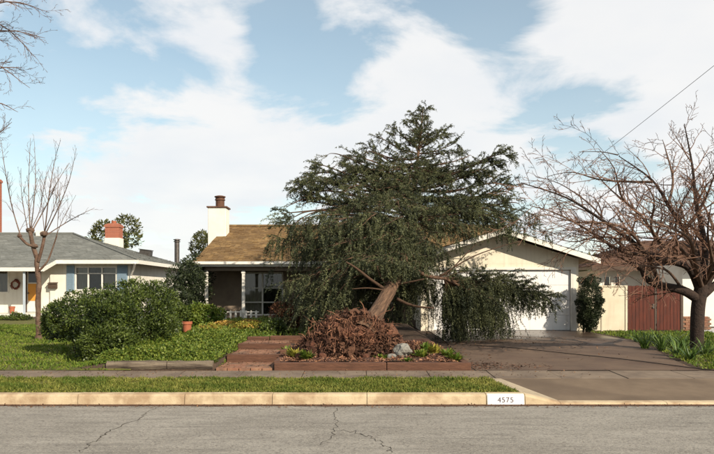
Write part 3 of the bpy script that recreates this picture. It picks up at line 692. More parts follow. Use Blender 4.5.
# ------------------------------------------------------------------ neighbour house, right
rb = thing('right_house', (15, 29, .25), 'white walled house with dark brown shake roof behind the red gate', 'house')
wy = 28.9
w = MB(); wx = lambda p, Y=28.9: (p-CX)/FPX*Y
wall_x(w, 10.3, 13.2, .25, 2.5, wy, wy+.18, holes=[(wx(603), wx(612), 1.75, 2.25), (wx(614), wx(622), 1.75, 2.25)])
w.box(10.3, 10.48, wy+.182, 36, .25, 2.5); w.box(10.3, 24, 36.002, 36.2, .25, 2.5)
w.build('wall', M['white'], rb)
w = MB(); wall_x(w, 12.35, 20, .25, 2.62, 25.8, 26.0, holes=[(13.9, 18.6, .25, 2.3)]); w.box(12.35, 12.53, 26.002, wy-.002, .25, 2.62); w.build('garage_wall', M['white'], rb)
w = MB(); w.box(13.92, 18.58, 25.86, 25.9, .26, 2.28); w.build('garage_door', M['garage_white'], rb)
window(rb, wx(603), wx(612), 1.75, 2.25, wy, back='dark_in', fw=.05); window(rb, wx(614), wx(622), 1.75, 2.25, wy, back='dark_in', fw=.05)
roof = MB(); e0, eyy, ezz = 9.75, 28.3, 2.62; ryy, rzz = 33.2, 4.06; rxx = (644-CX)/FPX*ryy
roof.prism([(e0, eyy, ezz), (24.6, eyy, ezz), (24.6, ryy, rzz), (rxx, ryy, rzz)], (0, 0, -.12))
roof.prism([(e0, 38, ezz), (e0, eyy+.001, ezz), (rxx-.001, ryy, rzz)], (0, 0, -.12))
roof.prism([(11.75, 25.2, 2.74), (24.6, 25.2, 2.74), (24.6, 30.5, 3.6), (13.4, 30.5, 3.6)], (0, 0, -.1))
rr = roof.build('roof', M['soffit'], rb)
s = MB(); shingles(s, (e0, eyy-.02, ezz), (24.6, eyy-.02, ezz), (24.6, ryy, rzz), (rxx, ryy, rzz)); shingles(s, (e0-.02, 38, ezz), (e0-.02, eyy, ezz), (rxx, ryy, rzz), (rxx, ryy+.01, rzz))
shingles(s, (11.72, 25.18, 2.74), (24.6, 25.18, 2.74), (24.6, 30.5, 3.6), (13.4, 30.5, 3.6)); tag(s.build('shingles', M['dk_shake'], rr), kind='stuff')
f = MB(); f.box(e0, 12.3, eyy-.05, eyy-.022, ezz-.17, ezz+.01); f.box(11.75, 24.6, 25.13, 25.158, 2.57, 2.75); f.build('fascia', M['dtrim'], rr)

# fence panel, red gate, pier
FY = 23.45; fz = .2
a, b, c = 7.64, (627.5-CX)/FPX*FY, (683-CX)/FPX*FY; ft = 1.78
fp = thing('fence_panel', ((a+b)/2, FY, fz), 'cream painted fence panel between garage shrub and red gate', 'fence')
m = MB(); m.box(a+.01, b-.08, FY, FY+.04, fz+.04, ft-.03); m.build('panel', M['ply'], fp)
m = MB(); m.box(a+.01, b-.01, FY-.03, FY+.07, ft-.028, ft+.012); m.build('cap_rail', M['ply'], fp)
m = MB(); m.box(b-.078, b-.01, FY-.025, FY+.065, fz-.1, ft-.03); m.box(8.42, 8.49, FY-.022, FY-.002, fz, ft-.03); m.build('post', M['ply'], fp)
gt = thing('wooden_gate', ((b+c)/2, FY, fz), 'dark red double wooden gate beside the cream fence panel', 'gate')
mid = (b+c)/2
for (u, v) in ((b, mid-.03), (mid+.03, c-.09)):
    lf = MB()
    for z in (.38, .98, 1.62): lf.box(u+.03, v-.01, FY+.028, FY+.06, z, z+.09)
    lf = lf.build('gate_leaf', M['red'], gt)
    n = 7; wd = (v-u-.02)/n
    for k in range(n):
        m = MB(); m.box(u+.02+k*wd+.005, u+.02+(k+1)*wd-.005, FY+U(-.003, .003), FY+.026, fz+.05+U(-.01, .01), ft+U(-.012, .012)); m.build('board', M['red'], lf)
m = MB(); m.box(mid-.022, mid+.022, FY-.01, FY+.08, fz-.05, ft-.02); m.build('centre_stile', M['dtrim'], gt)
m = MB(); m.box(c-.085, c, FY-.02, FY+.09, fz-.1, ft+.02); m.build('gate_post', M['dtrim'], gt)
m = MB(); m.box(mid-.10, mid-.04, FY-.03, FY-.012, 1.0, 1.16); m.build('latch', M['metal'], gt)
bp = thing('brick_planter', (c+.35, FY+.3, fz), 'low red brick planter wall right of the red gate', 'planter')
for r_ in range(7):
    for k in range(4):
        m = MB(); xx = c+.04+k*.225+(.11 if r_ % 2 else 0); m.box(xx, xx+.215, FY+.12+U(-.004, .004), FY+.22, fz+r_*.075, fz+r_*.075+.067); m.build('brick', M['paver'], bp)
m = MB(); m.box(c+.05, c+1.0, FY+.145, FY+.215, fz-.05, fz+.5); m.build('mortar', M['walk'], bp)
# ------------------------------------------------------------------ garden edging, steps
lg = thing('log_edging', (-3.5, 12.12, .2), 'weathered grey log edging below the green ground cover beside sidewalk', 'log')
for a, b in ((-4.45, -3.38), (-3.37, -2.56)):
    m = MB(); n = 9; pts = [(a+(b-a)*i/(n-1), 12.12+U(-.008, .008), .275+U(-.004, .004)) for i in range(n)]; m.tube(pts, [.085+U(-.006, .006) for _ in pts], 10); m.build('log', M['grey_log'], lg)
tb = thing('timber_edging', (.3, 12.1, .2), 'long reddish brown timber edging the planting bed under the root ball', 'timber')
for a, b in ((-1.47, .52), (.53, 2.02)):
    m = MB(); m.box(a, b, 12.03, 12.17, .15, .325+U(-.006, .006)); m.build('timber', M['timber'], tb, bevel=.015)
m = MB(); m.box(1.90, 2.03, 12.175, 14.6, .15, .32); m.build('side_timber', M['timber'], tb, bevel=.015)
st = thing('garden_steps', (-2.0, 12.6, .2), 'brick and timber garden steps rising from sidewalk beside the root ball', 'steps')
def tread(x0, x1, y0, y1, z):
    k = 0; y = y0
    while y < y1-.05:
        x = x0-(.1 if k % 2 else 0)
        while x < x1-.05:
            a, b = max(x, x0), min(x+.2, x1)
            if b-a > .04:
                m = MB(); m.obox(((a+b)/2, y+.05, z-.035+U(-.005, .005)), (b-a-.012, .088, .07), (U(-.02, .02), U(-.02, .02), U(-.03, .03))); m.build('brick', M['paver'], st)
            x += .205
        y += .1; k += 1
tread(-2.5, -1.5, 12.03, 13.02, .238)
tread(-2.48, -1.5, 13.2, 14.34, .372)
tread(-2.5, -1.52, 14.55, 15.45, .48)
for (a, b, y, z0, z1) in ((-2.50, -1.40, 13.10, .15, .385), (-2.52, -1.40, 14.43, .28, .49), (-1.98, -1.2, 15.55, .38, .58), (-2.5,-2.0,15.55,.38,.56)):
    m = MB(); m.box(a, b, y-.07, y+.07, z0, z1); m.build('step_timber', M['timber'], st, bevel=.014)
for (a, b, z) in ((12.18, 13.02, .345), (13.18, 14.35, .46)):
    m = MB(); m.box(-1.495, -1.38, a, b, .15, z); m.build('side_timber', M['timber'], st, bevel=.014)

# bed of bark chips
def scatter(name, x0, x1, y0, y1, n, size, mt, label, cat, seed, zadd=.008, keep=None, up=.25, hf=None):
    r = np.random.default_rng(seed); x = r.uniform(x0, x1, n); y = r.uniform(y0, y1, n)
    if keep is not None: k = keep(x, y, r); x, y = x[k], y[k]; n = len(x)
    z = (hgt(x, y) if hf is None else hf(x, y))+zadd
    ax = r.normal(size=(n, 3)); ax[:, 2] *= up; nr = r.normal(size=(n, 3))*.4+np.array([0, 0, 1.]); L = size*r.uniform(.5, 1.6, n)
    o = link(name, quads_np(name, leaf_quads(np.stack([x, y, z], 1), ax, nr, L, L*r.uniform(.3, .6, n)), r.uniform(0, 1, n)), mt, origin=((x0+x1)/2, (y0+y1)/2, .2))
    return tag(o, label, cat, kind='stuff')
bedm = link('planting_bed', grid_mesh('planting_bed', np.arange(-1.38, 1.9, .1), np.arange(12.17, 16.1, .1), lambda X, Y: hgt(X, Y)+.02+.03*np.sin(X*7)*np.cos(Y*6)), M['bark_soil'], kind='structure', smooth=True)
scatter('bark_chips', -1.38, 1.9, 12.17, 15.5, 7000, .05, M['chip'], 'reddish bark chips and needles strewn over the planting bed', 'bark chips', 11, zadd=.035)
DZ = lambda x, y: np.interp(y, [12, 24], [.203, .245])
scatter('driveway_debris', 2.2, 7.2, 12.1, 23.3, 2600, .055, M['litter'], 'broken twigs and needles scattered across the driveway', 'debris', 12, zadd=.01, hf=DZ, keep=lambda x, y, r: r.uniform(0, 1, len(x)) < np.exp(-((x-3.6)/1.5)**2-((y-21)/3.5)**2)+.05+.6*np.exp(-((x-2.3)/.35)**2))
scatter('gutter_litter', -9, 5.5, 9.30, 9.53, 3800, .026, M['litter'], 'reddish leaf litter lying along the foot of the kerb', 'leaf litter', 13, hf=lambda x, y: x*0+.004, zadd=.004, keep=lambda x, y, r: r.uniform(0, 1, len(x)) < .25+.75*((y-9.34)/.19)**2)
scatter('soil_smear', 2.1, 3.9, 12.05, 13.6, 2200, .04, M['flake'], 'reddish soil smeared over the driveway beside the planting bed', 'soil', 15, zadd=.008, hf=DZ, keep=lambda x, y, r: r.uniform(0, 1, len(x)) < np.exp(-((x-2.1)/.9)**2-((y-12.6)/.45)**2), up=.08)
def SZ(x, y): return np.where(y < 13.03, .24, np.where(y < 13.18, .39, np.where(y < 14.35, .375, np.where(y < 14.5, .492, .485))))
scatter('step_litter', -2.5, -1.4, 12.05, 15.45, 450, .035, M['litter'], 'dead needles and leaves littering the garden steps', 'leaf litter', 16, zadd=.008, hf=SZ)
scatter('sidewalk_litter', -6, 4, 11.2, 12.0, 500, .03, M['litter'], 'small dead leaves scattered over the sidewalk slabs', 'leaf litter', 14, hf=lambda x, y: np.interp(y, [11.15, 12], [.175, .202]), zadd=.004)

# ------------------------------------------------------------------ leafy shrubs
def shrub(name, main, k, r0, r1, n, size, mt, label, cat, group=None, seed=1, wid=.5, stems=5, zmin=None, shell=(.6, 1.05), barkm='dkbark', base=None, outward=.6):
    c = np.array(main[0][0]); bx_, by_ = (base if base else (c[0], c[1])); bz = H(bx_, by_)
    t = thing(name, (bx_, by_, bz), label, cat, group)
    L = clumpy(main, k, r0, r1, seed, zmin)
    p, V, tn = lump_leaves(L, n, size, wid, seed=seed, shell=shell, outward=outward)
    ok = p[:, 2] > bz+.03; V, tn = V[ok], tn[ok]
    fo = link('foliage', quads_np('foliage', V, tn), mt, t)
    s = MB(); r = random.Random(seed)
    for i in range(stems):
        a = main[r.randrange(len(main))]; e = Vector(a[0])+Vector((r.uniform(-.5, .5)*a[1][0], r.uniform(-.5, .5)*a[1][1], r.uniform(0, .5)*a[1][2]))
        b = Vector((bx_+r.uniform(-.12, .12), by_+r.uniform(-.12, .12), bz-.05)); md = b.lerp(e, .5)+Vector((r.uniform(-.1, .1), r.uniform(-.1, .1), .1))
        s.tube([b, md, e], [.03, .022, .008], 6)
    s.build('stems', M[barkm], t); return t
def E(px, py, Y, rx, ry, rz): # ellipsoid from pixel centre, depth and radii in px (x,z) and metres (y)
    p = P(px, py, Y); return (tuple(p), (rx/FPX*Y, ry, rz/FPX*Y))
shrub('round_bush', [E(77, 316, 14.6, 25, .65, 21), E(106, 324, 14.0, 32, .8, 33), E(106, 346, 13.4, 23, .4, 17), E(62, 322, 14.7, 12, .4, 13)], 55, .10, .24, 66000, .052, M['bush'], 'large rounded glossy green bush on the lawn by the sidewalk', 'bush', seed=21)
shrub('tall_bush', [E(142, 308, 15.4, 28, .8, 25), E(124, 306, 15.0, 26, .7, 21), E(148, 325, 15.2, 24, .6, 18)], 50, .10, .24, 42000, .052, M['bush'], 'taller leafy bush behind the right end of the rounded bush', 'bush', seed=22)
shrub('columnar_shrub', [E(590, 296, 22.7, 13.5, .5, 23), E(590, 308, 22.7, 12, .45, 18), E(588, 320, 22.7, 8, .3, 12)], 34, .06, .13, 40000, .045, M['dark_leaf'], 'dark upright clipped shrub at the garage right corner', 'shrub', seed=23, stems=4, base=(7.68, 22.7))
# low hedge under the neighbour's porch
shrub('low_hedge', [E(-15, 322, 27.2, 22, .4, 8), E(14, 323, 27.0, 20, .4, 8)], 30, .12, .2, 16000, .07, M['bush'], 'low clipped hedge in front of the left neighbour porch', 'hedge', seed=24)
# planting between the houses
shrub('dark_shrub', [E(186, 290, 24.5, 15, .9, 28), E(196, 280, 26, 9, .8, 22), E(176, 305, 23.5, 12, .7, 16)], 36, .2, .42, 26000, .09, M['dark_leaf'], 'dark tall shrub filling the gap left of the porch post', 'shrub', seed=25)
shrub('gap_tree', [E(203, 247, 33, 6, .7, 13), E(200, 258, 33, 7, .7, 10)], 22, .15, .4, 7000, .11, M['far_leaf'], 'small dark green tree rising left of the white chimney', 'tree', seed=26)
G1 = 'front garden shrubs'
shrub('garden_shrub', [E(172, 318, 20.5, 14, .6, 14)], 26, .12, .24, 9000, .07, M['bush'], 'mid green shrub right of the tall bush below the dark shrub', 'shrub', G1, seed=31)
shrub('garden_shrub', [E(203, 318, 21.5, 17, .6, 12)], 26, .12, .24, 9000, .08, M['cover'], 'light green shrub left of the white picket rail', 'shrub', G1, seed=32)
shrub('garden_shrub', [E(290, 318, 18.5, 18, .5, 16)], 24, .10, .22, 8000, .06, M['red_leaf'], 'rusty red leafed shrub just left of the fallen cedar', 'shrub', G1, seed=33)
shrub('garden_shrub', [E(275, 330, 17.2, 12, .4, 9)], 18, .08, .16, 5000, .06, M['bush'], 'small green shrub above the top step timber', 'shrub', G1, seed=34)
def flowers(px, py, Y, rx, rz, label, seed, n=3500, mt='yellow_leaf', fl=260, group='yellow flowering plants by the porch'):
    main = [E(px, py, Y, rx, rx/FPX*Y*.7, rz)]; t = shrub('flowering_plant', main, 16, .07, .14, n, .055, M[mt], label, 'plant', group, seed=seed, stems=3)
    r = np.random.default_rng(seed); d = unit(r.normal(size=(fl, 3))+np.array([0, -.3, .7])); p = np.array(main[0][0])+d*np.array(main[0][1])*1.06
    V = np.concatenate([leaf_quads(p, r.normal(size=(fl, 3))+d, d, np.full(fl, .06), np.full(fl, .05)) for _ in range(4)])
    link('flowers', quads_np('flowers', V, np.tile(r.uniform(0, 1, fl), 4)), M['flower'], t, kind='stuff')
flowers(226, 329, 20, 15, 7, 'bushy yellow flowering plant below the white picket rail', 41)
flowers(250, 328, 20.6, 13, 7, 'yellow flowering plant near the right end of picket rail', 42)
flowers(246, 333, 17.5, 15, 8, 'yellow green flowering plant above the garden steps', 43, fl=60)
flowers(208, 333, 18, 12, 6, 'yellow tinged plant right of the terracotta pot', 44, fl=50)
# ground cover slope behind the log
r = np.random.default_rng(51); n = 52000
x = r.uniform(-4.75, -2.0, n); y = r.uniform(12.17, 17.5, n); k = (x < -2.5-.0*y) | (y > 15.7); k &= r.uniform(0, 1, n) < np.interp(y, [12.1, 15, 17.5], [1, .8, .55]); x, y = x[k], y[k]; n = len(x)
hh = np.array([.12+.10*noise.noise(Vector((a*1.6, b*1.6, 3)))+.07*noise.noise(Vector((a*5, b*5, 1))) for a, b in zip(x, y)]); edge = np.minimum(1, (y-12.1)/.5)
p = np.stack([x, y, hgt(x, y)+np.maximum(.02, hh*edge)*r.uniform(.25, 1.1, n)], 1); ax = r.normal(size=(n, 3)); ax[:, 2] = np.abs(ax[:, 2])*.8+.1; L = .052*r.uniform(.6, 1.4, n)
o = link('ground_cover', quads_np('ground_cover', leaf_quads(p, ax, r.normal(size=(n, 3))*.6+np.array([0, 0, 1.]), L, L*.55), r.uniform(0, 1, n)), M['cover'], origin=(-3.4, 14, .3)); tag(o, 'bright green leafy ground cover behind the weathered log', 'ground cover', kind='stuff')
r = np.random.default_rng(52); n = 13000
x = r.uniform(-6.5, -.8, n); y = r.uniform(16.5, 25.2, n); p = np.stack([x, y, hgt(x, y)+r.uniform(.0, .14, n)*np.array([.6+.8*noise.noise(Vector((a*1.4, b*1.4, 7))) for a, b in zip(x, y)])], 1)
ax = r.normal(size=(n, 3)); ax[:, 2] = np.abs(ax[:, 2])+.1; L = .09*r.uniform(.6, 1.4, n)
o = link('border_plants', quads_np('border_plants', leaf_quads(p, ax, r.normal(size=(n, 3))*.6+np.array([0, 0, 1.]), L, L*.45), r.uniform(0, 1, n)), M['cover'], origin=(-3.6, 21, .4)); tag(o, 'patchy low green planting between the ground cover and the porch', 'ground cover', kind='stuff')

# terracotta pot, rock
c = P(187, 333, 17.0); gz = H(c.x, c.y); pt = thing('flower_pot', (c.x, c.y, gz), 'small terracotta pot standing among the ground cover', 'pot')
m = MB(); m.tube([(c.x, c.y, gz+.06), (c.x, c.y, gz+.30), (c.x, c.y, gz+.30), (c.x, c.y, gz+.37), (c.x, c.y, gz+.37), (c.x, c.y, gz+.30)], [.085, .115, .132, .132, .11, .10], 18); m.build('pot_body', M['terracotta'], pt)
m = MB(); m.tube([(c.x, c.y, gz-.02), (c.x, c.y, gz+.065)], [.14, .15], 16); m.build('saucer', M['terracotta'], pt)
c = P(12, 314, 30.9); gz = .582; pt = thing('flower_pot', (c.x, c.y, gz), 'small terracotta pot on the left neighbour porch floor', 'pot')
m = MB(); m.tube([(c.x, c.y, gz), (c.x, c.y, gz+.24), (c.x, c.y, gz+.24), (c.x, c.y, gz+.32), (c.x, c.y, gz+.32), (c.x, c.y, gz+.26)], [.09, .12, .135, .135, .11, .1], 16); m.build('pot_body', M['terracotta'], pt)
import bmesh
def blob(name, c, R, mt, parent=None, amp=.25, fr=2.2, sub=4, seed=0, facet=False):
    bm = bmesh.new(); bmesh.ops.create_icosphere(bm, subdivisions=sub, radius=1); c = Vector(c)
    for v in bm.verts:
        d = v.co.normalized(); q = Vector((d.x*R[0], d.y*R[1], d.z*R[2]))
        f = 1+amp*noise.noise(q*fr+Vector((seed, 0, 0)))+amp*.5*noise.noise(q*fr*2.7+Vector((0, seed, 0)))+amp*.28*noise.noise(q*fr*6.5+Vector((0, seed, 4)))
        v.co = c+q*f
    me = bpy.data.meshes.new(name); bm.to_mesh(me); bm.free()
    return link(name, me, mt, parent, origin=None if parent else (c.x, c.y, c.z-R[2]), smooth=not facet)
c = P(404, 348, 13.0); tag(blob('garden_rock', (c.x, c.y, .44), (.17, .13, .15), M['rock'], amp=.75, fr=3.6, sub=3, seed=15, facet=True), 'pale grey rock lying at the right foot of the root ball', 'rock')
c = P(391, 352, 12.8); tag(blob('garden_rock', (c.x, c.y, .38), (.08, .07, .07), M['rock'], amp=.7, fr=5, sub=2, seed=8, facet=True), 'smaller pale stone touching the rock by the root ball', 'rock')
for k, (px, py, s_) in enumerate(((300, 355, .10), (322, 357, .08), (366, 357, .07))):
    c = P(px, py, 12.7); lab = ['broken clod of reddish soil at the left of root ball', 'small soil clod in front of the root ball', 'soil clod fallen below the tree trunk'][k]
    tag(blob('soil_clod', (c.x, c.y, H(c.x, c.y)+.06), (s_, s_*.8, s_*.8), M['clod'], amp=.4, sub=3, seed=20+k), lab, 'soil clod', 'soil clods around the root ball')

# strap-leaved clumps
def strap(px, py, label, group, n=34, h=.42, seed=1, mt='strap', name='strap_plant', w=.035, zoff=0.):
    z0 = .25+zoff
    for _ in range(4):
        Y = (EYE-z0)*FPX/(py-HZ); X = (px-CX)/FPX*Y; z0 = H(X, Y)+zoff
    r = random.Random(seed); t = MB()
    for i in range(n):
        a = r.uniform(0, 6.283); l = h*r.uniform(.6, 1.25); out = r.uniform(.25, .95); d = Vector((math.cos(a), math.sin(a), 0)); s = Vector((-d.y, d.x, 0)); tn = r.random()
        b = Vector((X, Y, z0-.01))+d*r.uniform(0, .08); prev = None
        for k in range(5):
            u = k/4; c = b+d*(l*out*u**1.3)+Vector((0, 0, l*(u*1.15-.75*out*u*u))); ww = w*(1-u**2.2)*.5+.002
            cur = (c-s*ww, c+s*ww)
            if prev: t.quad(prev[0], prev[1], cur[1], cur[0], tn)
            prev = cur
    o = t.build(name, M[mt], origin=(X, Y, z0)); return tag(o, label, 'plant', group)
GS = 'strap leaved plants by the driveway'
for i, (px, py, lab) in enumerate(((645, 349, 'leftmost strap leaved clump at the driveway edge'), (662, 351, 'strap leaved clump second from the driveway edge'), (655, 344, 'strap leaved clump below the middle of the red gate'),
        (678, 357, 'strap leaved clump left of the bare tree trunk'), (690, 361, 'front strap leaved clump before the bare tree trunk'), (673, 347, 'strap leaved clump under the right gate leaf'), (706, 357, 'strap leaved clump just right of the tree trunk foot'), (637, 342, 'small strap leaved clump nearest the fence panel'), (684, 350, 'strap leaved clump touching the left of the trunk base'))):
    strap(px, py, lab, GS, 38, .46 if i != 7 else .3, seed=60+i)
GB = 'yellow green plants in the bark bed'
for i, (px, py, lab) in enumerate(((421, 358, 'yellow green clump right of the grey rock'), (434, 354, 'second yellow green clump from the grey rock'), (447, 358, 'yellow green clump near the right end of the bed'), (455, 362, 'low clump at the right corner of the bark bed'), (426, 351, 'clump behind the first one right of the rock'),
        (295, 358, 'yellow green clump at the left end of bark bed'), (307, 360, 'low clump in front of the roots on the left'), (287, 354, 'leafy clump beside the top of the steps'), (408, 362, 'small grassy tuft below the grey rock'), (382, 359, 'thin grassy tuft behind the timber joint'))):
    strap(px, py, lab, GB, 70 if i < 7 else 24, (.20 if i < 8 else .12), seed=80+i, mt='yellow_leaf' if i in (1, 5) else 'cover', name='bed_plant', w=.075)

# ------------------------------------------------------------------ bare trees
def wig(p, q, n, amp, r=random):
    p, q = Vector(p), Vector(q); L = (q-p).length; out = []
    for i in range(n+1):
        u = i/n; o = Vector((r.gauss(0, 1), r.gauss(0, 1), r.gauss(0, 1)))*amp*L*(math.sin(math.pi*u) if 0 < i < n else 0); out.append(p.lerp(q, u)+o)
    return out
def smooth_path(pts, k=4):
    pts = [Vector(p) for p in pts]; out = []
    for i in range(len(pts)-1):
        p0, p1, p2, p3 = pts[max(i-1, 0)], pts[i], pts[i+1], pts[min(i+2, len(pts)-1)]
        for j in range(k):
            t = j/k; out.append(.5*((2*p1)+(p2-p0)*t+(2*p0-5*p1+4*p2-p3)*t*t+(3*p1-p0-3*p2+p3)*t**3))
    out.append(pts[-1]); return out
def lin(a, b, n): return [a+(b-a)*i/(n-1) for i in range(n)]
def twigs_on(mb, path, rads, rnd, level, spacing, lenf, spread, up, rmin, droop=0., start=.15, bias=None):
    """recursive side twigs along a limb"""
    cum = [0.]
    for i in range(len(path)-1): cum.append(cum[-1]+(path[i+1]-path[i]).length)
    T = cum[-1]; s = T*start+rnd.uniform(0, spacing)
    while s < T:
        i = max(0, min(len(path)-2, next((j-1 for j in range(1, len(cum)) if cum[j] >= s), len(path)-2)))
        u = (s-cum[i])/max(1e-6, cum[i+1]-cum[i]); p = path[i].lerp(path[i+1], u); d = (path[i+1]-path[i]).normalized(); rr = rads[i]+(rads[i+1]-rads[i])*u
        o = Vector((rnd.gauss(0, 1), rnd.gauss(0, 1), rnd.gauss(0, 1))); o = (o-d*o.dot(d)).normalized()
        dr = (d*rnd.uniform(.5, 1.0)+o*spread*rnd.uniform(.6, 1.2)+Vector((0, 0, up*rnd.uniform(.3, 1.2)))+(bias if bias else Vector((0, 0, 0)))).normalized()
        l = lenf(s/T)*rnd.uniform(.5, 1.3)
        e1 = p+dr*l*.5+Vector((rnd.gauss(0, .05), rnd.gauss(0, .05), rnd.gauss(0, .05)))*l; e = p+dr*l+Vector((rnd.gauss(0, .1), rnd.gauss(0, .1), rnd.gauss(0, .1)-droop))*l
        pth = [p, p.lerp(e1, .5)+o*l*.03, e1, e1.lerp(e, .55)+o*l*.03, e]; r0 = max(rmin, min(rr*.62, .010+l*.012)); rd = lin(r0, rmin*.8, 5)
        mb.tube(pth, rd, 4 if r0 > .012 else 3, rnd.random(), cap=False)
        if level > 0: twigs_on(mb, pth, rd, rnd, level-1, spacing*.72, lambda q, l=l: l*.45*(1.1-.6*q), spread, up*.8, rmin, droop, .2)
        s += spacing*rnd.uniform(.5, 1.6)

# pollarded tree on the left lawn
Yp = 18.0; b = P(38.5, 341, Yp); b.z = H(b.x, Yp)
pl = thing('pollarded_tree', b, 'bare pollarded tree with knobbly red brown trunk on the left lawn', 'tree')
K = lambda px, py, dy=0.: P(px, py, Yp+dy)
m = MB(); pth = smooth_path([b-Vector((0, 0, .1)), K(38.5, 322), K(38, 300), K(39, 283), K(37, 268), K(37, 255)], 4)
m.tube(pth, [(.105 if i < 2 else .075)+.008*math.sin(i*1.9)-.0008*i for i in range(len(pth))], 10); m.build('trunk', M['redbark'], pl, smooth=True)
for pts, r0, r1 in (([(37, 258), (33, 246), (31, 236), (30, 231)], .075, .06), ([(38, 262), (42, 248), (44, 238), (44, 232)], .055, .05), ([(33, 246), (27, 244), (20, 237), (19, 235)], .04, .045), ([(38, 272), (47, 262), (52, 250), (57, 235)], .035, .02)):
    m = MB(); pp = smooth_path([K(a_, b_, U(-.08, .08)) for a_, b_ in pts], 4); m.tube(pp, lin(r0*.85, r1*.8, len(pp)), 8); m.build('limb', M['redbark'], pl, smooth=True)
for a_, b_, r_ in ((30.5, 231, .10), (44, 234, .085), (19.5, 236, .06), (35, 246, .08)):
    c = K(a_, b_); blob('knuckle', c, (r_, r_, r_*.9), M['redbark'], pl, amp=.45, fr=9, sub=3, seed=a_)
rnd = random.Random(5); tw = MB()
for pts, r0 in (([(30, 230), (28, 190), (30, 138)], .024), ([(31, 230), (36, 185), (34, 142)], .02), ([(20, 235), (12, 205), (5, 165), (2, 140)], .024), ([(29, 232), (22, 195), (21, 168)], .016), ([(32, 230), (46, 205), (57, 182), (69, 163)], .024), ([(44, 233), (49, 195), (54, 160), (60, 140)], .024), ([(45, 233), (56, 200), (58, 170)], .018),
               ([(45, 234), (60, 205), (70, 178), (77, 148)], .024), ([(46, 235), (68, 222), (82, 214), (95, 208)], .022), ([(57, 236), (64, 218), (75, 195)], .014), ([(31, 229), (40, 210), (45, 180), (52, 160)], .016), ([(19, 234), (25, 222), (30, 212)], .01), ([(44, 232), (42, 200), (40, 175)], .014), ([(57, 235), (60, 200), (62, 185)], .01)):
    pp = smooth_path([K(a_+rnd.uniform(-1, 1), b_, rnd.uniform(-.5, .5)*(i > 0)) for i, (a_, b_) in enumerate(pts)], 4); rd = lin(r0*.75, .0035, len(pp)); tw.tube(pp, rd, 5, rnd.random())
    twigs_on(tw, pp, rd, rnd, 1, .17, lambda q: .55*(1.1-.7*q), .5, .35, .0030, start=.2)
tw.build('shoots', M['shoot'], pl)

# tree standing just outside the frame, its twigs reach into the top left corner
Yl = 15.0; bx_ = -10.6; b = Vector((bx_, Yl, H(bx_, Yl))); lt = thing('street_tree', b, 'leafless tree whose fine twigs reach into the top left corner', 'tree')
m = MB(); pp = smooth_path([b-Vector((0, 0, .1)), b+Vector((.05, 0, 1.5)), b+Vector((-.05, .1, 3.2)), b+Vector((.1, .1, 5.0)), b+Vector((0, 0, 7.6))], 4); m.tube(pp, lin(.17, .04, len(pp)), 10); m.build('trunk', M['dkbark'], lt, smooth=True)
rnd = random.Random(9); tw = MB(); lm = []
for (z0, ends) in ((3.3, [(-25, 150), (12, 122)]), (4.2, [(-20, 105), (18, 112)]), (4.6, [(-20, 75), (25, 68)]), (4.9, [(-30, 60), (30, 88)]), (5.4, [(-15, 35), (45, 38)]), (5.8, [(-20, 20), (38, 60)]), (6.2, [(-10, 5), (48, 12)]), (6.5, [(-25, -20), (40, -8)]), (6.8, [(-40, -40), (20, -30)])):
    dy = rnd.uniform(-.8, .8); pts = [b+Vector((0, .05, z0))]+[P(a_, c_, Yl+dy*(i+1)/2) for i, (a_, c_) in enumerate(ends)]
    pp = smooth_path(pts, 5); rd = lin(.028, .004, len(pp)); m = MB(); m.tube(pp, rd, 6); m.build('limb', M['ftwig'], lt); twigs_on(tw, pp, rd, rnd, 2, .115, lambda q: .7*(1.05-.5*q), .7, .1, .0032, start=.3)
for k in range(9):
    an = rnd.uniform(1.9, 4.6); z0 = 3+k*.5; e = b+Vector((math.cos(an)*3, math.sin(an)*3, z0+rnd.uniform(.8, 1.8))); pp = smooth_path([b+Vector((0, 0, z0)), b.lerp(e, .5)+Vector((0, 0, z0*.5+.2)), e], 5); rd = lin(.05, .008, len(pp)); m = MB(); m.tube(pp, rd, 6); m.build('limb', M['dkbark'], lt); twigs_on(tw, pp, rd, rnd, 1, .3, lambda q: .9, .75, .2, .005)
tag(tw.build('twigs', M['ftwig'], lt), kind='stuff')

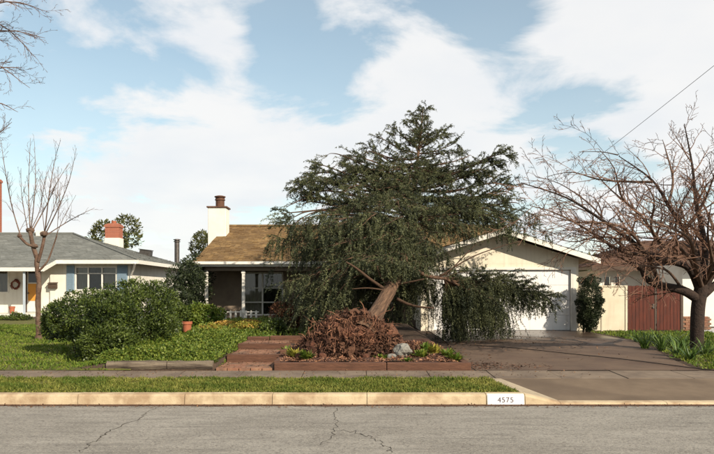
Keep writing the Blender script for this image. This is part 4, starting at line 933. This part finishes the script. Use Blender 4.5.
# bare fruit tree on the right
Yf = 15.6; b = P(697, 352, Yf); b.z = H(b.x, Yf); ft_ = thing('fruit_tree', b, 'wide spreading leafless tree with reddish twigs right of the driveway', 'tree')
K = lambda px, py, dy=0.: P(px, py, Yf+dy)
m = MB(); pp = smooth_path([b-Vector((0, 0, .12)), b+Vector((0, 0, .12)), K(697, 330), K(698, 308), K(700, 295), K(702, 284)], 4)
m.tube(pp, [.215, .185, .168, .158]+[.15]*(len(pp)-4), 14); m.build('trunk', M['dkbark'], ft_, smooth=True)
rnd = random.Random(13); tw = MB()
limbs = [([(699, 300), (682, 289), (660, 286), (648, 280), (640, 270), (632, 262)], .10, .03, -.3), ([(700, 292), (688, 268), (672, 262), (650, 255), (628, 240), (602, 217), (567, 197), (522, 184)], .085, .008, -.6),
         ([(700, 290), (697, 250), (684, 231), (668, 205), (652, 182), (618, 155)], .085, .008, .5), ([(701, 288), (704, 250), (698, 205), (692, 165), (684, 125)], .08, .008, .2), ([(703, 290), (718, 262), (735, 225), (745, 180), (750, 140)], .09, .01, -.4),
         ([(703, 295), (725, 280), (760, 262), (800, 240), (840, 215)], .09, .01, .3), ([(660, 286), (648, 255), (632, 232), (610, 222), (575, 222), (545, 214)], .045, .006, -1.1), ([(672, 262), (655, 235), (640, 215), (610, 190), (590, 168)], .045, .006, .8),
         ([(684, 231), (700, 205), (712, 180), (722, 150)], .04, .006, -.5), ([(650, 255), (620, 250), (590, 232), (558, 214), (530, 205)], .04, .005, -1.5), ([(668, 205), (672, 180), (668, 150), (662, 138)], .032, .005, .9), ([(688, 268), (665, 248), (650, 228), (655, 200), (640, 175)], .045, .005, -1.4),
         ([(704, 250), (722, 232), (735, 200)], .04, .006, .9), ([(700, 285), (690, 262), (676, 240), (680, 210), (700, 175)], .045, .006, -1.6), ([(702, 286), (712, 262), (706, 235), (712, 205)], .045, .006, -1.3), ([(628, 240), (600, 238), (575, 240), (555, 238)], .025, .005, .4), ([(640, 270), (622, 258), (600, 252), (588, 250)], .025, .005, -.6),
         ([(725, 280), (720, 250), (728, 215)], .035, .006, -.9), ([(652, 182), (630, 180), (600, 178), (570, 172), (548, 176)], .028, .005, .9), ([(632, 262), (616, 240), (596, 226), (585, 205)], .028, .005, 1.0),
         ([(702, 288), (695, 262), (690, 240), (660, 225), (630, 215)], .05, .005, -2.0), ([(704, 280), (712, 252), (690, 225), (672, 222), (648, 212)], .045, .005, 1.6), ([(703, 282), (716, 240), (700, 195), (690, 178)], .045, .005, 1.4), ([(697, 250), (672, 240), (642, 236), (615, 228)], .03, .005, 1.5), ([(703, 286), (722, 255), (716, 222), (724, 190)], .045, .006, -1.8),
         ([(682, 289), (668, 272), (650, 266), (625, 262), (604, 262)], .03, .005, -1.2), ([(602, 217), (585, 200), (560, 182), (535, 176)], .02, .004, .6), ([(618, 155), (600, 150), (580, 152)], .012, .004, .3), ([(640, 215), (622, 196), (612, 170), (600, 150)], .025, .004, -.9)]
for pts, r0, r1, dy in limbs:
    n_ = len(pts); pp = smooth_path([K(a_+rnd.uniform(-2, 2)*(0 < i), c_+rnd.uniform(-2, 2)*(0 < i), dy*2.0*i/(n_-1)) for i, (a_, c_) in enumerate(pts)], 4); rd = [r1*1.2+(r0*1.15-r1)*(1-i/(len(pp)-1))**1.15 for i in range(len(pp))]
    m = MB(); m.tube(pp, rd, 8); m.build('limb', M['limb'] if r0 < .08 else M['dkbark'], ft_, smooth=True)
    twigs_on(tw, pp, rd, rnd, 2, .195, lambda q: 1.15*(1.1-.45*q), .68, .02, .005, start=.22, droop=.06)
tag(tw.build('twigs', M['ftwig'], ft_), kind='stuff')
# ------------------------------------------------------------------ the fallen cedar
rt = P(352, 340, 13.4); rt.z = H(rt.x, rt.y)
cd = thing('fallen_cedar', rt, 'huge uprooted cedar leaning back onto the house roof', 'tree')
TP = smooth_path([P(362, 336, 13.2), P(372, 320, 13.8), P(381, 305, 14.6), P(392, 286, 15.6), P(402, 262, 17.2), P(410, 225, 19.4), P(415, 180, 21.6), P(420, 140, 23.2), P(423, 108, 24.2)], 14)
cum = [0.]
for i in range(len(TP)-1): cum.append(cum[-1]+(TP[i+1]-TP[i]).length)
TL = cum[-1]
def trunk_at(t):
    s = t*TL
    for i in range(len(TP)-1):
        if cum[i+1] >= s: return TP[i].lerp(TP[i+1], (s-cum[i])/(cum[i+1]-cum[i])), (TP[i+1]-TP[i]).normalized()
    return TP[-1], (TP[-1]-TP[-2]).normalized()
def trunk_r(t): return .155*(1-t)**.9+.012+.09*max(0, 1-t/.09)**1.5
# bark-ridged trunk
rnd0 = random.Random(2)
m = MB(); sides = 44; a = None
for i, p in enumerate(TP):
    d = (TP[min(i+1, len(TP)-1)]-TP[max(i-1, 0)]).normalized()
    if a is None: a = d.orthogonal().normalized()
    a = (a-d*a.dot(d)).normalized(); b_ = d.cross(a); t = cum[i]/TL
    for k in range(sides):
        an = 2*math.pi*k/sides; c_, s_ = math.cos(an), math.sin(an)
        ridge = noise.noise(Vector((c_*5.5, s_*5.5, cum[i]*1.6)))+.6*noise.noise(Vector((c_*11, s_*11, cum[i]*4.5)))
        rr = trunk_r(t)*(1+.10*noise.noise(Vector((c_*1.5, s_*1.5, t*9)))+.13*abs(ridge))
        m.v.append(tuple(p+(a*c_+b_*s_)*rr)); m.t.append(min(1, max(0, .5+.9*noise.noise(Vector((c_*7, s_*7, cum[i]*2.2+5)))+rnd0.gauss(0, .12))))
for i in range(len(TP)-1):
    for k in range(sides): k2 = (k+1) % sides; m.f.append((i*sides+k, i*sides+k2, (i+1)*sides+k2, (i+1)*sides+k))
m.build('trunk', M['bark'], cd)

# torn root plate
rp = blob('root_plate', P(350, 336, 13.35), (.66, .30, .26), M['clod'], cd, amp=.6, fr=2.6, sub=5, seed=3)
blob('soil_mass', P(326, 347, 13.3), (.36, .25, .18), M['clod'], rp, amp=.6, fr=3.2, sub=4, seed=6)
blob('soil_mass', P(376, 334, 13.6), (.34, .26, .24), M['clod'], rp, amp=.55, fr=3.0, sub=4, seed=9)
blob('soil_mass', P(343, 328, 13.4), (.40, .30, .20), M['clod'], rp, amp=.6, fr=3.4, sub=4, seed=12)
rnd = random.Random(31); cen = P(352, 334, 13.35)
for k in range(55):
    a0 = rnd.uniform(0, 6.283); e0 = rnd.uniform(-.5, 1.0); d = Vector((math.cos(a0), -abs(math.sin(a0))*.7+.15, e0)).normalized()
    st_ = cen+Vector((d.x*.72*rnd.uniform(.3, .95), d.y*.36*rnd.uniform(.6, 1), d.z*.36*rnd.uniform(.5, 1.1)))
    tng = d.cross(Vector((rnd.gauss(0, 1), rnd.gauss(0, 1), rnd.gauss(0, 1)))).normalized(); l = rnd.uniform(.2, .65); pts = [st_]; dr = (d*rnd.uniform(.1, .8)+tng*rnd.uniform(.4, 1.0)+Vector((0, 0, -.25))).normalized()
    for i in range(6):
        dr = (dr+Vector((rnd.gauss(0, .35), rnd.gauss(0, .3), rnd.gauss(-.08, .33)))).normalized(); q = pts[-1]+dr*l/6; q.z = max(q.z, H(q.x, q.y)+.03); pts.append(q)
    r0 = rnd.uniform(.006, .018) if k > 12 else rnd.uniform(.016, .03); m = MB(); m.tube(pts, lin(r0, r0*.25, 7), 6, rnd.random()); m.build('root', M['root'], rp)
# fine hanging rootlets and crumbs
m = MB()
for k in range(350):
    d = Vector((rnd.gauss(0, 1), rnd.gauss(-.5, 1), rnd.gauss(.1, .9))).normalized(); p0 = cen+Vector((d.x*.86+rnd.gauss(0, .08)-.03, d.y*.46, d.z*.38+rnd.gauss(0, .05))); l = rnd.uniform(.06, .25); p0.z = max(p0.z, H(p0.x, p0.y)+.04)
    q = p0+Vector((rnd.gauss(0, .4), rnd.gauss(-.2, .3), rnd.gauss(-.3, .5)))*l; q.z = max(q.z, H(q.x, q.y)+.02); m.tube([p0, p0.lerp(q, .5)+Vector((rnd.gauss(0, .02), 0, rnd.gauss(0, .02))), q], [.007, .006, .003], 3, rnd.random(), cap=False)
tag(m.build('rootlets', M['root'], rp), kind='stuff')

# broken lumps of soil and torn root wood over the plate
cmesh = []
for k in range(8):
    bm = bmesh.new(); bmesh.ops.create_icosphere(bm, subdivisions=2, radius=1)
    for v in bm.verts:
        f = 1+.85*noise.noise(v.co*1.7+Vector((k*7, 0, 0)))+.4*noise.noise(v.co*4+Vector((0, k*5, 0))); v.co = Vector((v.co.x*f*(1.3 if k > 4 else 1), v.co.y*f, v.co.z*f*.9))
    me = bpy.data.meshes.new('root_chunk'); bm.to_mesh(me); bm.free(); me.materials.append(M['clod'] if k < 5 else M['chunk']); cmesh.append(me)
r = random.Random(88)
def heap(u, v):
    """u 0..1 across the torn plate, v 0..1 from foot to crest: point on its ragged face"""
    px = 300+u*(118 if r.random() < .25 else 100)+r.gauss(0, 2); top = np.interp(px, [296, 310, 328, 342, 362, 378, 392, 404, 425], [350, 335, 319, 312, 313, 320, 332, 342, 352])
    py = 356-(356-top)*v+r.gauss(0, 1.2); return P(px, py, 12.85+.55*v+.35*abs(u-.45)+r.gauss(0, .06))
for k in range(300):
    p = heap(r.random(), r.random()**.8); o = bpy.data.objects.new('root_chunk', r.choice(cmesh)); col.objects.link(o); o.parent = rp
    sz = .022+.065*r.random()**2; o.location = p-ORIGIN[rp.name]; o.rotation_euler = (r.uniform(0, 6), r.uniform(0, 6), r.uniform(0, 6)); o.scale = (sz*r.uniform(.7, 1.5), sz, sz*r.uniform(.7, 1.2))
rg = np.random.default_rng(8); pts = np.array([heap(r.random(), r.random()**.7) for _ in range(14000)]); n = len(pts); pts += rg.normal(0, .03, (n, 3)); pts[:, 2] = np.maximum(pts[:, 2], hgt(pts[:, 0], pts[:, 1])+.03); Lf = .06*rg.uniform(.3, 1.7, n)
tag(link('root_flakes', quads_np('root_flakes', leaf_quads(pts, rg.normal(size=(n, 3))+np.array([0, -.3, -.5]), rg.normal(size=(n, 3)), Lf, Lf*.4), np.clip(rg.normal(.45, .36, n), 0, 1)), M['flake'], rp), kind='stuff')
for k in range(60):
    p = heap(r.random(), r.uniform(.3, 1.0)); d = Vector((r.gauss(0, .7), r.gauss(-.7, .4), r.gauss(.1, .5))).normalized(); l = r.uniform(.08, .32); pp = [p]
    for i in range(4): d = (d+Vector((r.gauss(0, .4), r.gauss(0, .3), r.gauss(-.12, .35)))).normalized(); pp.append(pp[-1]+d*l/4)
    r0 = r.uniform(.006, .02); m = MB(); m.tube(pp, [r0, r0*.95, r0*.8, r0*.7, r0*.4], 5, r.uniform(.2, 1)); m.build('root', M['root'], rp)
# boughs: (t on trunk, tip pixel x, y, tip distance, hang of the weeping strands in m, upsweep)
BR = []
def add(h, up, *L):
    for q in L: BR.append((*q, h, up))
# upswept boughs of the upper crown
add(.16, .55, (.70, 326, 155, 21), (.74, 346, 160, 22), (.66, 298, 188, 20.4), (.66, 312, 176, 20.8), (.78, 372, 162, 22.2), (.80, 388, 146, 22.8), (.72, 356, 174, 21), (.62, 284, 208, 19.4), (.68, 338, 184, 20.2), (.74, 384, 176, 21), (.60, 300, 206, 19.6), (.76, 366, 150, 22.6),
    (.70, 508, 156, 21), (.66, 488, 172, 20.6), (.76, 464, 170, 22), (.80, 448, 154, 22.6), (.82, 458, 146, 23), (.72, 476, 178, 21), (.64, 504, 204, 20.4), (.70, 446, 178, 20.8), (.62, 516, 196, 21.2), (.78, 436, 160, 22), (.74, 432, 178, 21), (.68, 470, 192, 20.4), (.6, 494, 212, 20))
add(.24, .3, (.58, 322, 206, 18.8), (.60, 340, 196, 18.8), (.64, 360, 192, 19.2), (.66, 378, 190, 19.2), (.62, 398, 192, 18.6), (.66, 416, 186, 19.4), (.62, 436, 200, 19.0), (.58, 456, 206, 18.8), (.56, 478, 214, 19.2), (.55, 350, 214, 17.6), (.54, 376, 210, 17.4), (.56, 400, 210, 17.4), (.54, 424, 212, 17.6), (.52, 446, 218, 17.8), (.60, 388, 200, 18.2), (.58, 412, 200, 18.2), (.58, 365, 203, 18))
add(.16, .5, (.78, 352, 176, 20.6), (.74, 332, 168, 21), (.80, 402, 150, 22), (.78, 412, 168, 21), (.76, 400, 172, 20.6), (.80, 428, 150, 22.2), (.76, 424, 166, 21.2), (.72, 392, 182, 20), (.72, 410, 180, 20), (.72, 428, 184, 20), (.70, 448, 188, 20.2), (.78, 442, 166, 21.6), (.82, 410, 140, 22.8), (.84, 434, 140, 23), (.84, 400, 146, 23.2), (.80, 380, 160, 22), (.76, 454, 164, 22), (.74, 466, 180, 21), (.70, 366, 184, 20), (.68, 346, 176, 20.4), (.72, 376, 170, 21), (.86, 446, 138, 23.2), (.86, 394, 136, 23.2), (.72, 492, 164, 21.4), (.70, 480, 182, 20.8), (.66, 322, 186, 20), (.64, 310, 196, 19.8))
add(.12, .7, (.82, 378, 140, 23), (.80, 366, 154, 22), (.84, 392, 128, 23.4), (.80, 398, 158, 21.6), (.78, 356, 166, 21.2), (.80, 446, 158, 21.8), (.82, 462, 158, 22.4), (.84, 446, 134, 23.4), (.78, 474, 158, 22), (.74, 498, 166, 21.4), (.70, 316, 168, 20.8), (.66, 296, 200, 19.6), (.62, 286, 222, 19.0), (.66, 508, 188, 20.8), (.60, 522, 206, 21), (.58, 512, 218, 20), (.74, 336, 176, 20.6), (.76, 486, 176, 20.8))
# face of the crown towards the street
add(.34, .08, (.48, 338, 226, 16.8), (.46, 360, 228, 16.4), (.46, 384, 226, 16.4), (.46, 408, 228, 16.6), (.46, 428, 232, 16.9), (.40, 352, 244, 16.0), (.40, 374, 244, 15.9), (.38, 396, 244, 15.9), (.40, 416, 246, 16.3), (.42, 436, 244, 17.0), (.34, 378, 258, 15.6), (.34, 400, 260, 15.8), (.36, 362, 256, 15.7))
add(.26, .0, (.26, 384, 268, 15.2), (.26, 398, 270, 15.3), (.28, 410, 268, 15.5), (.25, 392, 263, 15.1), (.25, 376, 266, 15.1), (.27, 404, 262, 15.3), (.27, 368, 262, 15.2), (.29, 420, 264, 15.7), (.30, 356, 262, 15.4))
# weeping left side, down to the ground
add(.46, .05, (.55, 280, 214, 19), (.50, 302, 226, 17.8), (.46, 320, 232, 16.8), (.40, 332, 246, 16.2), (.42, 316, 250, 16.6), (.36, 326, 268, 16.0), (.38, 310, 276, 16.4), (.44, 298, 248, 17.4), (.46, 284, 246, 18.2), (.50, 272, 240, 19.0), (.34, 318, 290, 15.9), (.36, 300, 294, 16.4), (.32, 330, 292, 15.7), (.30, 312, 306, 15.8), (.30, 334, 300, 15.6), (.38, 286, 282, 17.2), (.40, 340, 262, 16.2), (.33, 296, 308, 16.4), (.52, 290, 228, 18.8), (.48, 310, 240, 17.6), (.35,322,282,16.2))
add(.5, -.1, (.45, 276, 300, 18.6), (.42, 288, 312, 18.0), (.40, 272, 318, 18.2), (.38, 304, 320, 17.2), (.40, 320, 316, 17.8), (.46, 296, 296, 19.4), (.50, 272, 270, 19.8), (.5, 290, 262, 20), (.5, 330, 300, 19.6), (.52, 312, 312, 20.4), (.44, 336, 312, 18.4), (.48, 284, 326, 20))
# long bough over the gable end
add(.40, .1, (.48, 470, 232, 18.4), (.50, 505, 226, 19.6), (.52, 530, 226, 20.6), (.54, 548, 234, 21.2), (.50, 488, 230, 19.0), (.50, 518, 234, 20.2), (.46, 456, 240, 17.8), (.56, 536, 216, 21.6), (.52, 500, 218, 20.0))
# low bough before the garage door
add(.85, -.15, (.32, 452, 304, 18.2), (.31, 470, 316, 18.8), (.32, 488, 318, 19.4), (.33, 500, 310, 19.8), (.30, 448, 316, 18.6), (.33, 478, 306, 19.6), (.30, 460, 322, 19.2))
add(.6, -.1, (.34, 468, 282, 18.2), (.34, 486, 286, 18.8), (.32, 456, 292, 18.0), (.32, 476, 300, 18.6), (.33, 496, 302, 19.2), (.30, 462, 312, 18.4), (.31, 484, 314, 19.0), (.33, 502, 314, 19.6), (.35, 500, 288, 19.2))
add(.2, .35, (.34, 450, 272, 17.8), (.34, 468, 274, 18.3), (.34, 486, 279, 18.8), (.35, 504, 282, 19.2), (.35, 520, 288, 19.6), (.35, 536, 293, 20.0), (.36, 552, 300, 20.4), (.34, 458, 278, 18.0), (.34, 476, 281, 18.5), (.34, 494, 285, 19.0))
add(.26, .0, (.36, 556, 306, 20.6), (.36, 548, 298, 20.4), (.36, 532, 294, 20.0), (.35, 518, 290, 19.6), (.36, 540, 306, 20.6), (.34, 524, 304, 19.8), (.34, 510, 300, 19.4))
# shaded boughs crushed underneath and the far side
add(.5, -.1, (.42, 408, 300, 20.5), (.44, 424, 290, 20.8), (.40, 416, 312, 20.0), (.45, 400, 290, 20.0), (.46, 430, 306, 21.6), (.50, 412, 296, 21.8), (.50, 392, 312, 21.5), (.48, 440, 284, 22.0), (.40, 360, 296, 20.0), (.42, 372, 306, 20.5), (.44, 350, 300, 19.5), (.42, 384, 296, 20.0), (.46, 360, 312, 20.5), (.38, 440, 270, 18.4), (.40, 452, 264, 18.8), (.45, 345, 315, 19.6), (.48, 370, 318, 21.5), (.48, 400, 320, 22), (.4, 350, 285, 18.5), (.4, 385, 285, 18.8))
rnd = random.Random(77)
for k in range(18):
    t = rnd.uniform(.4, .82); p, d = trunk_at(t); L = 3.2*(1-t)+.8; s_ = rnd.choice((-1, 1)); e = p+Vector((s_*rnd.uniform(.3, 1)*L, rnd.uniform(.2, 1.0)*L*.6, rnd.uniform(-.1, .5)*L)); q = (e.x/e.y*FPX+CX, HZ-(e.z-EYE)/e.y*FPX, e.y); BR.append((t, q[0], max(q[1], 165+abs(q[0]-422)*.6), q[2], .25, .2))
for k in range(36):                                   # short ragged branches of the leader
    t = .82+.175*((k+.5)/36); p, d = trunk_at(t); L = (.14+3.0*(1-t))*rnd.uniform(.45, 1.35); an = k*2.4+rnd.uniform(-.4, .4); e = p+Vector((math.cos(an)*L, math.sin(an)*L*.8, L*rnd.uniform(.25, .9))); BR.append((t, e.x/e.y*FPX+CX, HZ-(e.z-EYE)/e.y*FPX, e.y, .10, .4))
STR = []; twg = MB()
def pix(p): return p.x/p.y*FPX+CX, HZ-(p.z-EYE)/p.y*FPX
def hollow(p):
    """the bare space round the lower trunk"""
    px, py = pix(p)
    return (354 < px < 442 and py > (284 if 372 < px < 420 else 277) and p.y < 18.6)
def keep_out(q):
    q.z = max(q.z, H(q.x, min(q.y, 24))+.06)
    if q.y > 22.7 and -6 < q.x < 8.2:
        rz = (GZ-abs(q.x-GA)*.312 if q.x > 1.7 else EZ+max(0, q.y-EY)*sl)+.05
        if q.z < rz: q.y = min(q.y, 22.75)
    return q
LOW = smooth_path([trunk_at(.33)[0], P(428, 276, 17.2), P(462, 280, 18.2), P(500, 286, 19.2), P(548, 298, 20.4)], 8)
m = MB(); m.tube(LOW, lin(.06, .008, len(LOW)), 8, .4); m.build('branch', M['twig'], cd, smooth=True)
for (t, px, py, Y, hang, up) in BR:
    p0, td = trunk_at(t); e = P(px, py, Y)
    if px > 440 and py > 270: p0 = LOW[max(12, min(len(LOW)-4, int((px-rnd.uniform(18, 50)-405)/143*len(LOW))))]
    v = e-p0; L = v.length
    if L < .08: continue
    ARC = .0 if (px > 440 and py > 270) else .085
    jit = Vector((rnd.gauss(0, .06), rnd.gauss(0, .06), rnd.gauss(0, .05)))*L
    ctl = [p0, p0.lerp(e, .35)+jit*.5+Vector((0, 0, L*(.06 if up > .2 else ARC))), p0.lerp(e, .72)+jit+Vector((0, 0, L*(.05 if up > .2 else ARC))), e]
    if up > .3 and L > 1: ctl = [p0, p0.lerp(e, .4)+jit*.5-Vector((0, 0, L*.03)), p0.lerp(e, .8)+jit*.4+Vector((0, 0, L*.04)), p0.lerp(e, .94)+Vector((0, 0, .10)), e-Vector((0, 0, .05))]
    path = [keep_out(q) for q in smooth_path(ctl, 6)]
    r0 = min(trunk_r(t)*.5, .010+.009*L); rd = [max(.004, r0*(1-i/(len(path)-1))**.8) for i in range(len(path))]
    m = MB(); m.tube(path, rd, 6, rnd.random()); m.build('branch', M['twig'], cd, smooth=True)
    if up > .3 and L > .8:                             # whippy spiky tips
        for j in range(3):
            w3 = ((path[-1]-path[-5]).normalized()*.8+Vector((rnd.gauss(0, .35), rnd.gauss(0, .35), rnd.uniform(.0, .9)))).normalized(); b3 = path[-1-rnd.randrange(5)]; l3 = rnd.uniform(.25, .55); hp = [b3, b3+w3*l3*.5, b3+w3*l3*.85+Vector((0, 0, .02)), b3+w3*l3-Vector((0, 0, .06))]; twg.tube(hp, lin(.006, .0025, 4), 3, rnd.random(), cap=False); STR.append((hp, 1))
    n2 = int(L*.85/(.14 if hang > .3 else .10))+3
    for k in range(n2):
        s0 = .05 if up > .2 else .16; s = s0+(1-s0)*(k+rnd.random()*.9)/n2; u = s*(len(path)-1); i = min(int(u), len(path)-2); p = path[i].lerp(path[i+1], u-i); d = (path[i+1]-path[i]).normalized()
        if hollow(p) or rnd.random() < .08: continue
        if py > 150 and not (px > 440 and py > 270) and noise.noise(p*1.15+Vector((3, 1, 7)))+.5*noise.noise(p*2.6) < -.22: continue
        lat = d.cross(Vector((0, 0, 1)))
        if lat.length < .2: lat = Vector((rnd.gauss(0, 1), rnd.gauss(0, 1), 0))
        lat.normalize(); lat *= (1 if k % 2 else -1); l = (.14+min(.75, L*.20)*(1-s)**.5)*rnd.uniform(.35, 1.6)
        g = rnd.uniform(.05, .5); dd = (d*rnd.uniform(.5, 1.1)+lat*rnd.uniform(.35, 1.0)+Vector((0, 0, rnd.uniform(-.1, .35)+up*.9))).normalized(); sp = [p]
        for j in range(4):                             # rise, then arch over
            dd = (dd+Vector((rnd.gauss(0, .10), rnd.gauss(0, .10), -g*(.15+.30*j)+rnd.gauss(0, .06)))).normalized(); sp.append(keep_out(sp[-1]+dd*l/4))
        twg.tube(sp, lin(.005+.005*l, .0025, 5), 3, rnd.random(), cap=False); STR.append((sp, 1.0))
        n3 = int(l/.075)+1
        for j in range(n3):
            u3 = rnd.uniform(.1, 1)*4; i3 = min(int(u3), 3); q = sp[i3].lerp(sp[i3+1], u3-i3); l3 = hang*rnd.uniform(.25, 1.0)*(.6 if rnd.random() < .5 else 1)+.05
            sw = Vector((rnd.gauss(0, .35), rnd.gauss(0, .35), 0)); hp = [q, q+(dd*.35+sw*.6+Vector((0, 0, -.35+up*.8)))*l3*.4, q+(dd*.45+sw*.7+Vector((0, 0, -.85+up*.7)))*l3*.75, q+(dd*.45+sw*.7+Vector((0, 0, -1.25+up*.5)))*l3]
            if up > .25 or (hang < .5 and rnd.random() < .38): w3 = (dd+sw*1.1+Vector((0, 0, rnd.uniform(-.25, .55)))).normalized(); l3 *= 1.15; hp = [q, q+w3*l3*.45, q+w3*l3*.8-Vector((0, 0, .03*l3)), q+w3*l3-Vector((0, 0, .25*l3))]
            hp = [keep_out(x) for x in hp]
            if hollow(hp[-1]): continue
            STR.append((hp, .85))
# bare snapped limbs near the butt
for pts, r0 in (([(412, 268, 16.8), (430, 276, 17.4), (446, 274, 17.8), (462, 258, 18.2), (476, 244, 18.6)], .028), ([(440, 276, 17.6), (470, 258, 18.4), (496, 248, 19), (520, 241, 19.6)], .022), ([(397, 299, 15.4), (408, 304, 15.3), (420, 307, 15.2), (434, 308, 15.1)], .04), ([(383, 288, 15.2), (370, 279, 15.0), (356, 268, 14.9), (346, 262, 14.8)], .04), ([(386, 285, 15.4), (380, 275, 15.2), (377, 266, 15.1)], .025), ([(394, 285, 15.6), (410, 282, 15.4), (424, 279, 15.3)], .03), ([(384, 290, 15.1), (368, 288, 14.9), (352, 289, 14.8)], .02)):
    p = smooth_path([P(*q) for q in pts], 4); m = MB(); m.tube(p, lin(r0, r0*.45, len(p)), 7, .2); m.build('bare_limb', M['bark'], cd, smooth=True)
tag(twg.build('twigs', M['twig'], cd), kind='stuff')
r = np.random.default_rng(3); PA, DA, TA = [], [], []
for (pth, k) in STR:                                   # short needles in tight rosettes along every strand
    q = np.array([tuple(x) for x in pth]); seg = np.diff(q, axis=0); cl = np.concatenate([[0], np.cumsum(np.linalg.norm(seg, axis=1))]); n = int(cl[-1]/.0105)+3
    u = np.sort(r.uniform(0, cl[-1], n)); i = np.clip(np.searchsorted(cl, u)-1, 0, len(seg)-1); PA.append(np.stack([np.interp(u, cl, q[:, c]) for c in range(3)], 1)); DA.append(seg[i]); TA.append(np.full(n, r.normal(0, .2)))
A = np.concatenate(PA); D = unit(np.concatenate(DA)); TT = np.concatenate(TA); n = len(A)
clus = np.array([noise.noise(Vector(p)*1.9) for p in A[::8]]); clus = np.repeat(clus, 8)[:n]
V = leaf_quads(A+r.normal(0, .004, (n, 3)), D*.75+r.normal(size=(n, 3))*.5, r.normal(size=(n, 3)), .050*r.uniform(.6, 1.4, n), .0155*r.uniform(.7, 1.3, n))
link('crown', quads_np('crown', V, np.clip(.40+.55*clus+TT*1.3+r.normal(0, .15, n), 0, 1)), M['needle'], cd)

# ------------------------------------------------------------------ trees far behind
shrub('far_tree', [E(100, 236, 58, 9, 1, 10), E(126, 233, 60, 8, 1, 12), E(112, 240, 59, 14, 1, 9)], 20, .4, .9, 7000, .26, M['far_leaf'], 'olive green treetop behind the brick chimney', 'tree', seed=91)
shrub('far_tree', [E(30, 262, 60, 60, 2, 12)], 40, .5, 1.0, 7000, .3, M['far_leaf'], 'low band of trees hidden behind the left neighbour house', 'tree', seed=92)
shrub('far_tree', [E(185, 282, 56, 26, 2, 10)], 30, .5, .9, 7000, .28, M['far_leaf'], 'distant dark trees low in the gap between the houses', 'tree', seed=93)
shrub('far_tree', [E(600, 278, 52, 24, 2, 14)], 30, .5, 1.0, 7000, .28, M['far_leaf'], 'distant trees low between garage roof and right house', 'tree', seed=94)
# ------------------------------------------------------------------ overhead wire and driveway line
def wire(name, a, b, sag, r_, label, cat):
    pts = [a.lerp(b, i/24)-Vector((0, 0, sag*4*(i/24)*(1-i/24))) for i in range(25)]; m = MB(); m.tube(pts, r_, 6); tag(m.build(name, M['line'], origin=a), label, cat)
wire('overhead_wire', Vector((5.9, 27.4, 4.1)), Vector((10.0, 8.5, 8.9)), .12, .006, 'thin overhead service wire sloping down from the upper right', 'wire')
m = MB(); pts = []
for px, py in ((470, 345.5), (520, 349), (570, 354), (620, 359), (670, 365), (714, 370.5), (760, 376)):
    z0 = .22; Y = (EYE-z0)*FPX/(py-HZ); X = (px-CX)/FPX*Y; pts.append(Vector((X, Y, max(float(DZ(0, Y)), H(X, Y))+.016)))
pts = smooth_path(pts, 6); m.tube(pts, .008, 6); tag(m.build('driveway_line', M['line'], origin=pts[0]), 'thin dark line running diagonally across the driveway', 'line')  # thin dark tube following a diagonal line over the driveway
